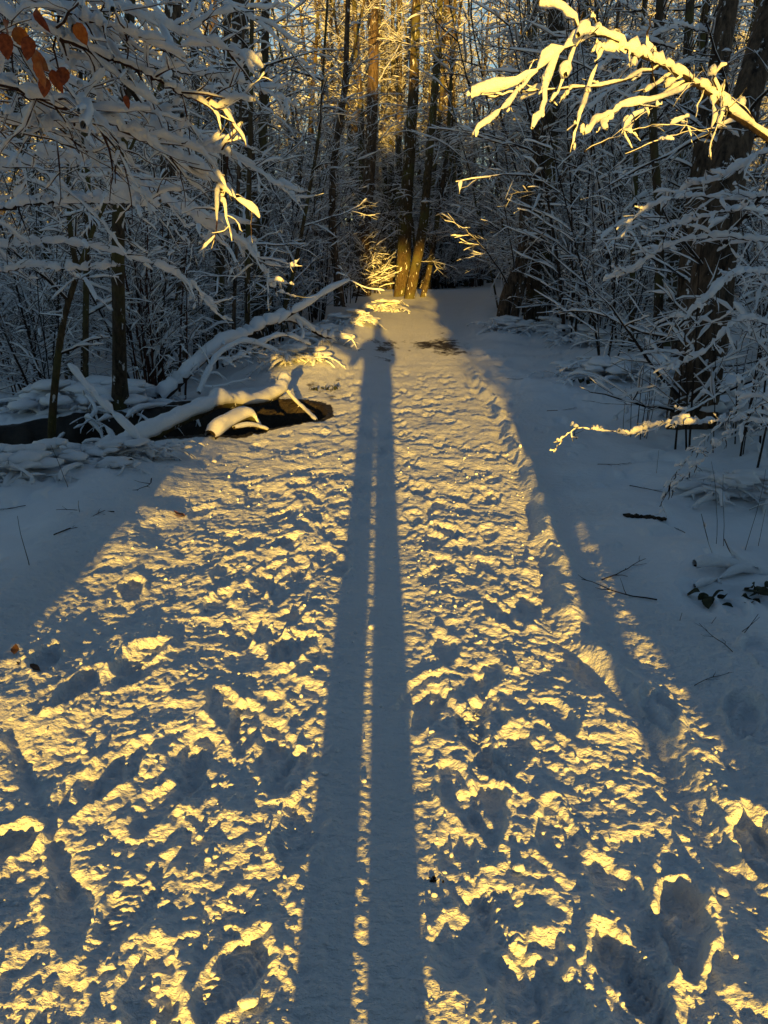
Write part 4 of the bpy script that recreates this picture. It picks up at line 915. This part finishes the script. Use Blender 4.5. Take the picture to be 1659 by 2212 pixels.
# thin twigs dropped on the banks
tr_ = random.Random(31); tw0 = []
for k in range(3):
    sk = Skel(); P = poly(tr_, Vector((0, 0, .012)), Vector((1, .2, 0)), .34, 8, .16, 0); P = [Vector((p.x, p.y, .012+.3*abs(p.z-.012))) for p in P]
    sk.add(P, .0035, .0015, 0, 0); twigs(sk, tr_, P, .0035, 0, [dict(gap=.09, start=.2, ang=(30, 60), len=.14, r=.002, n=4, wob=.15, snow=0, roll=.2)])
    V, Q = tube(sk.b, 4); tw0.append(mesh_np('fallen twig', V, Q, M_twig))
for k, (px, py) in enumerate([(1180, 905), (1245, 960), (1130, 842), (1290, 1010), (1360, 1050), (1480, 1150), (1300, 1250), (1420, 1290), (250, 1130), (120, 1180), (330, 1060), (60, 1120), (1580, 1420), (1500, 1480)]):
    x, y = gxy(px, py); o = obj('fallen_twig', tw0[k % 3], None, (x, y, fine_z(x, y)-.003)); o.rotation_euler.z = tr_.random()*6.28; sc_ = tr_.uniform(.5, 1.2); o.scale = (sc_,)*3
    tag(o, 'thin dark twig lying on the shaded snow '+('right' if px > 800 else 'left')+' of the path', 'twig', 'twigs fallen on the bank '+('right' if px > 800 else 'left')+' of the path')
# dry stalks
def stalks(lst, label, seed):
    rg = random.Random(seed)
    for (px, py, h, dx, lb) in lst:
        x, y = gxy(px, py); sk = Skel(); P = poly(rg, Vector((0, 0, -.03)), Vector((dx, 0, 1)), h, 7, .05, 0); sk.add(P, .0022, .001, 0, 0)
        V, Q = tube(sk.b, 4); o = obj('dry_stalk', mesh_np('stalk', V, Q, M_twig), None, (x, y, fine_z(x, y))); tag(o, lb, 'stalk')
stalks([(152, 1082, .32, -.05, 'tall thin dry stalk standing in snow below the log end'), (176, 1138, .10, 0, 'short dry stalk in the snow on the left'), (68, 1250, .28, -.1, 'pale wispy stalk near the left edge'),
        (1468, 1340, .07, .1, 'tiny dry stalk on the shaded snow right of the path'), (1528, 1345, .07, .4, 'tiny slanting stalk right of the tiny upright one'), (1598, 1375, .14, .5, 'snow-tipped slanting stalk near the right edge'), (1590, 1370, .13, .8, 'flatter slanting stalk crossing the snow-tipped one'),
        (1417, 1035, .2, -.1, 'broken upright twig left of the drooping right-hand twigs'), (1548, 1175, .5, .02, 'tall straight stalk behind the snow-caked branch'), (1566, 1172, .45, -.1, 'second tall stalk behind the snow-caked branch'), (1610, 1178, .5, .12, 'tall stalk right of the pair behind the snow-caked branch'), (1640, 1170, .25, .05, 'shorter stalk nearest the right edge')], '', 5)
# loose snow crumbs thrown up by boots
def crumbs():
    rs = np.random.RandomState(3); t = (1+5**.5)/2
    ico = np.array([(-1, t, 0), (1, t, 0), (-1, -t, 0), (1, -t, 0), (0, -1, t), (0, 1, t), (0, -1, -t), (0, 1, -t), (t, 0, -1), (t, 0, 1), (-t, 0, -1), (-t, 0, 1)])/1.9
    F = np.array([(0, 11, 5), (0, 5, 1), (0, 1, 7), (0, 7, 10), (0, 10, 11), (1, 5, 9), (5, 11, 4), (11, 10, 2), (10, 7, 6), (7, 1, 8), (3, 9, 4), (3, 4, 2), (3, 2, 6), (3, 6, 8), (3, 8, 9), (4, 9, 5), (2, 4, 11), (6, 2, 10), (8, 6, 7), (9, 8, 1)])
    V = []; Q = []; n = 0
    for i in range(2600):
        y = .85+5.2*rs.rand()**1.4; x = rs.normal(0, .75) if rs.rand() < .8 else rs.uniform(-1.8, 1.6)
        if abs(x+.03) < .11 and rs.rand() < .6: continue
        if abs(x) > 1.7 or (x > 1.2 and y > 3): continue
        r = .002+.008*rs.rand()**5+(.014 if rs.rand() < .012 else 0)
        v = ico*r*rs.uniform(.6, 1.3, 3)*(1+.3*(rs.rand(12, 1)-.5)); a = rs.rand()*6.28
        c, s = math.cos(a), math.sin(a); v = v @ np.array([(c, -s, 0), (s, c, 0), (0, 0, 1)])
        V.append(v+np.array([x, y, fine_z(x, y)+r*.25])); Q.append(F+n); n += 12
    tag(obj('snow_crumbs', mesh_np('crumbs', np.concatenate(V), np.concatenate(Q), M_snow, False)), 'loose crumbs of kicked-up snow scattered over the trodden path', 'snow', kind='stuff')
crumbs()
report()
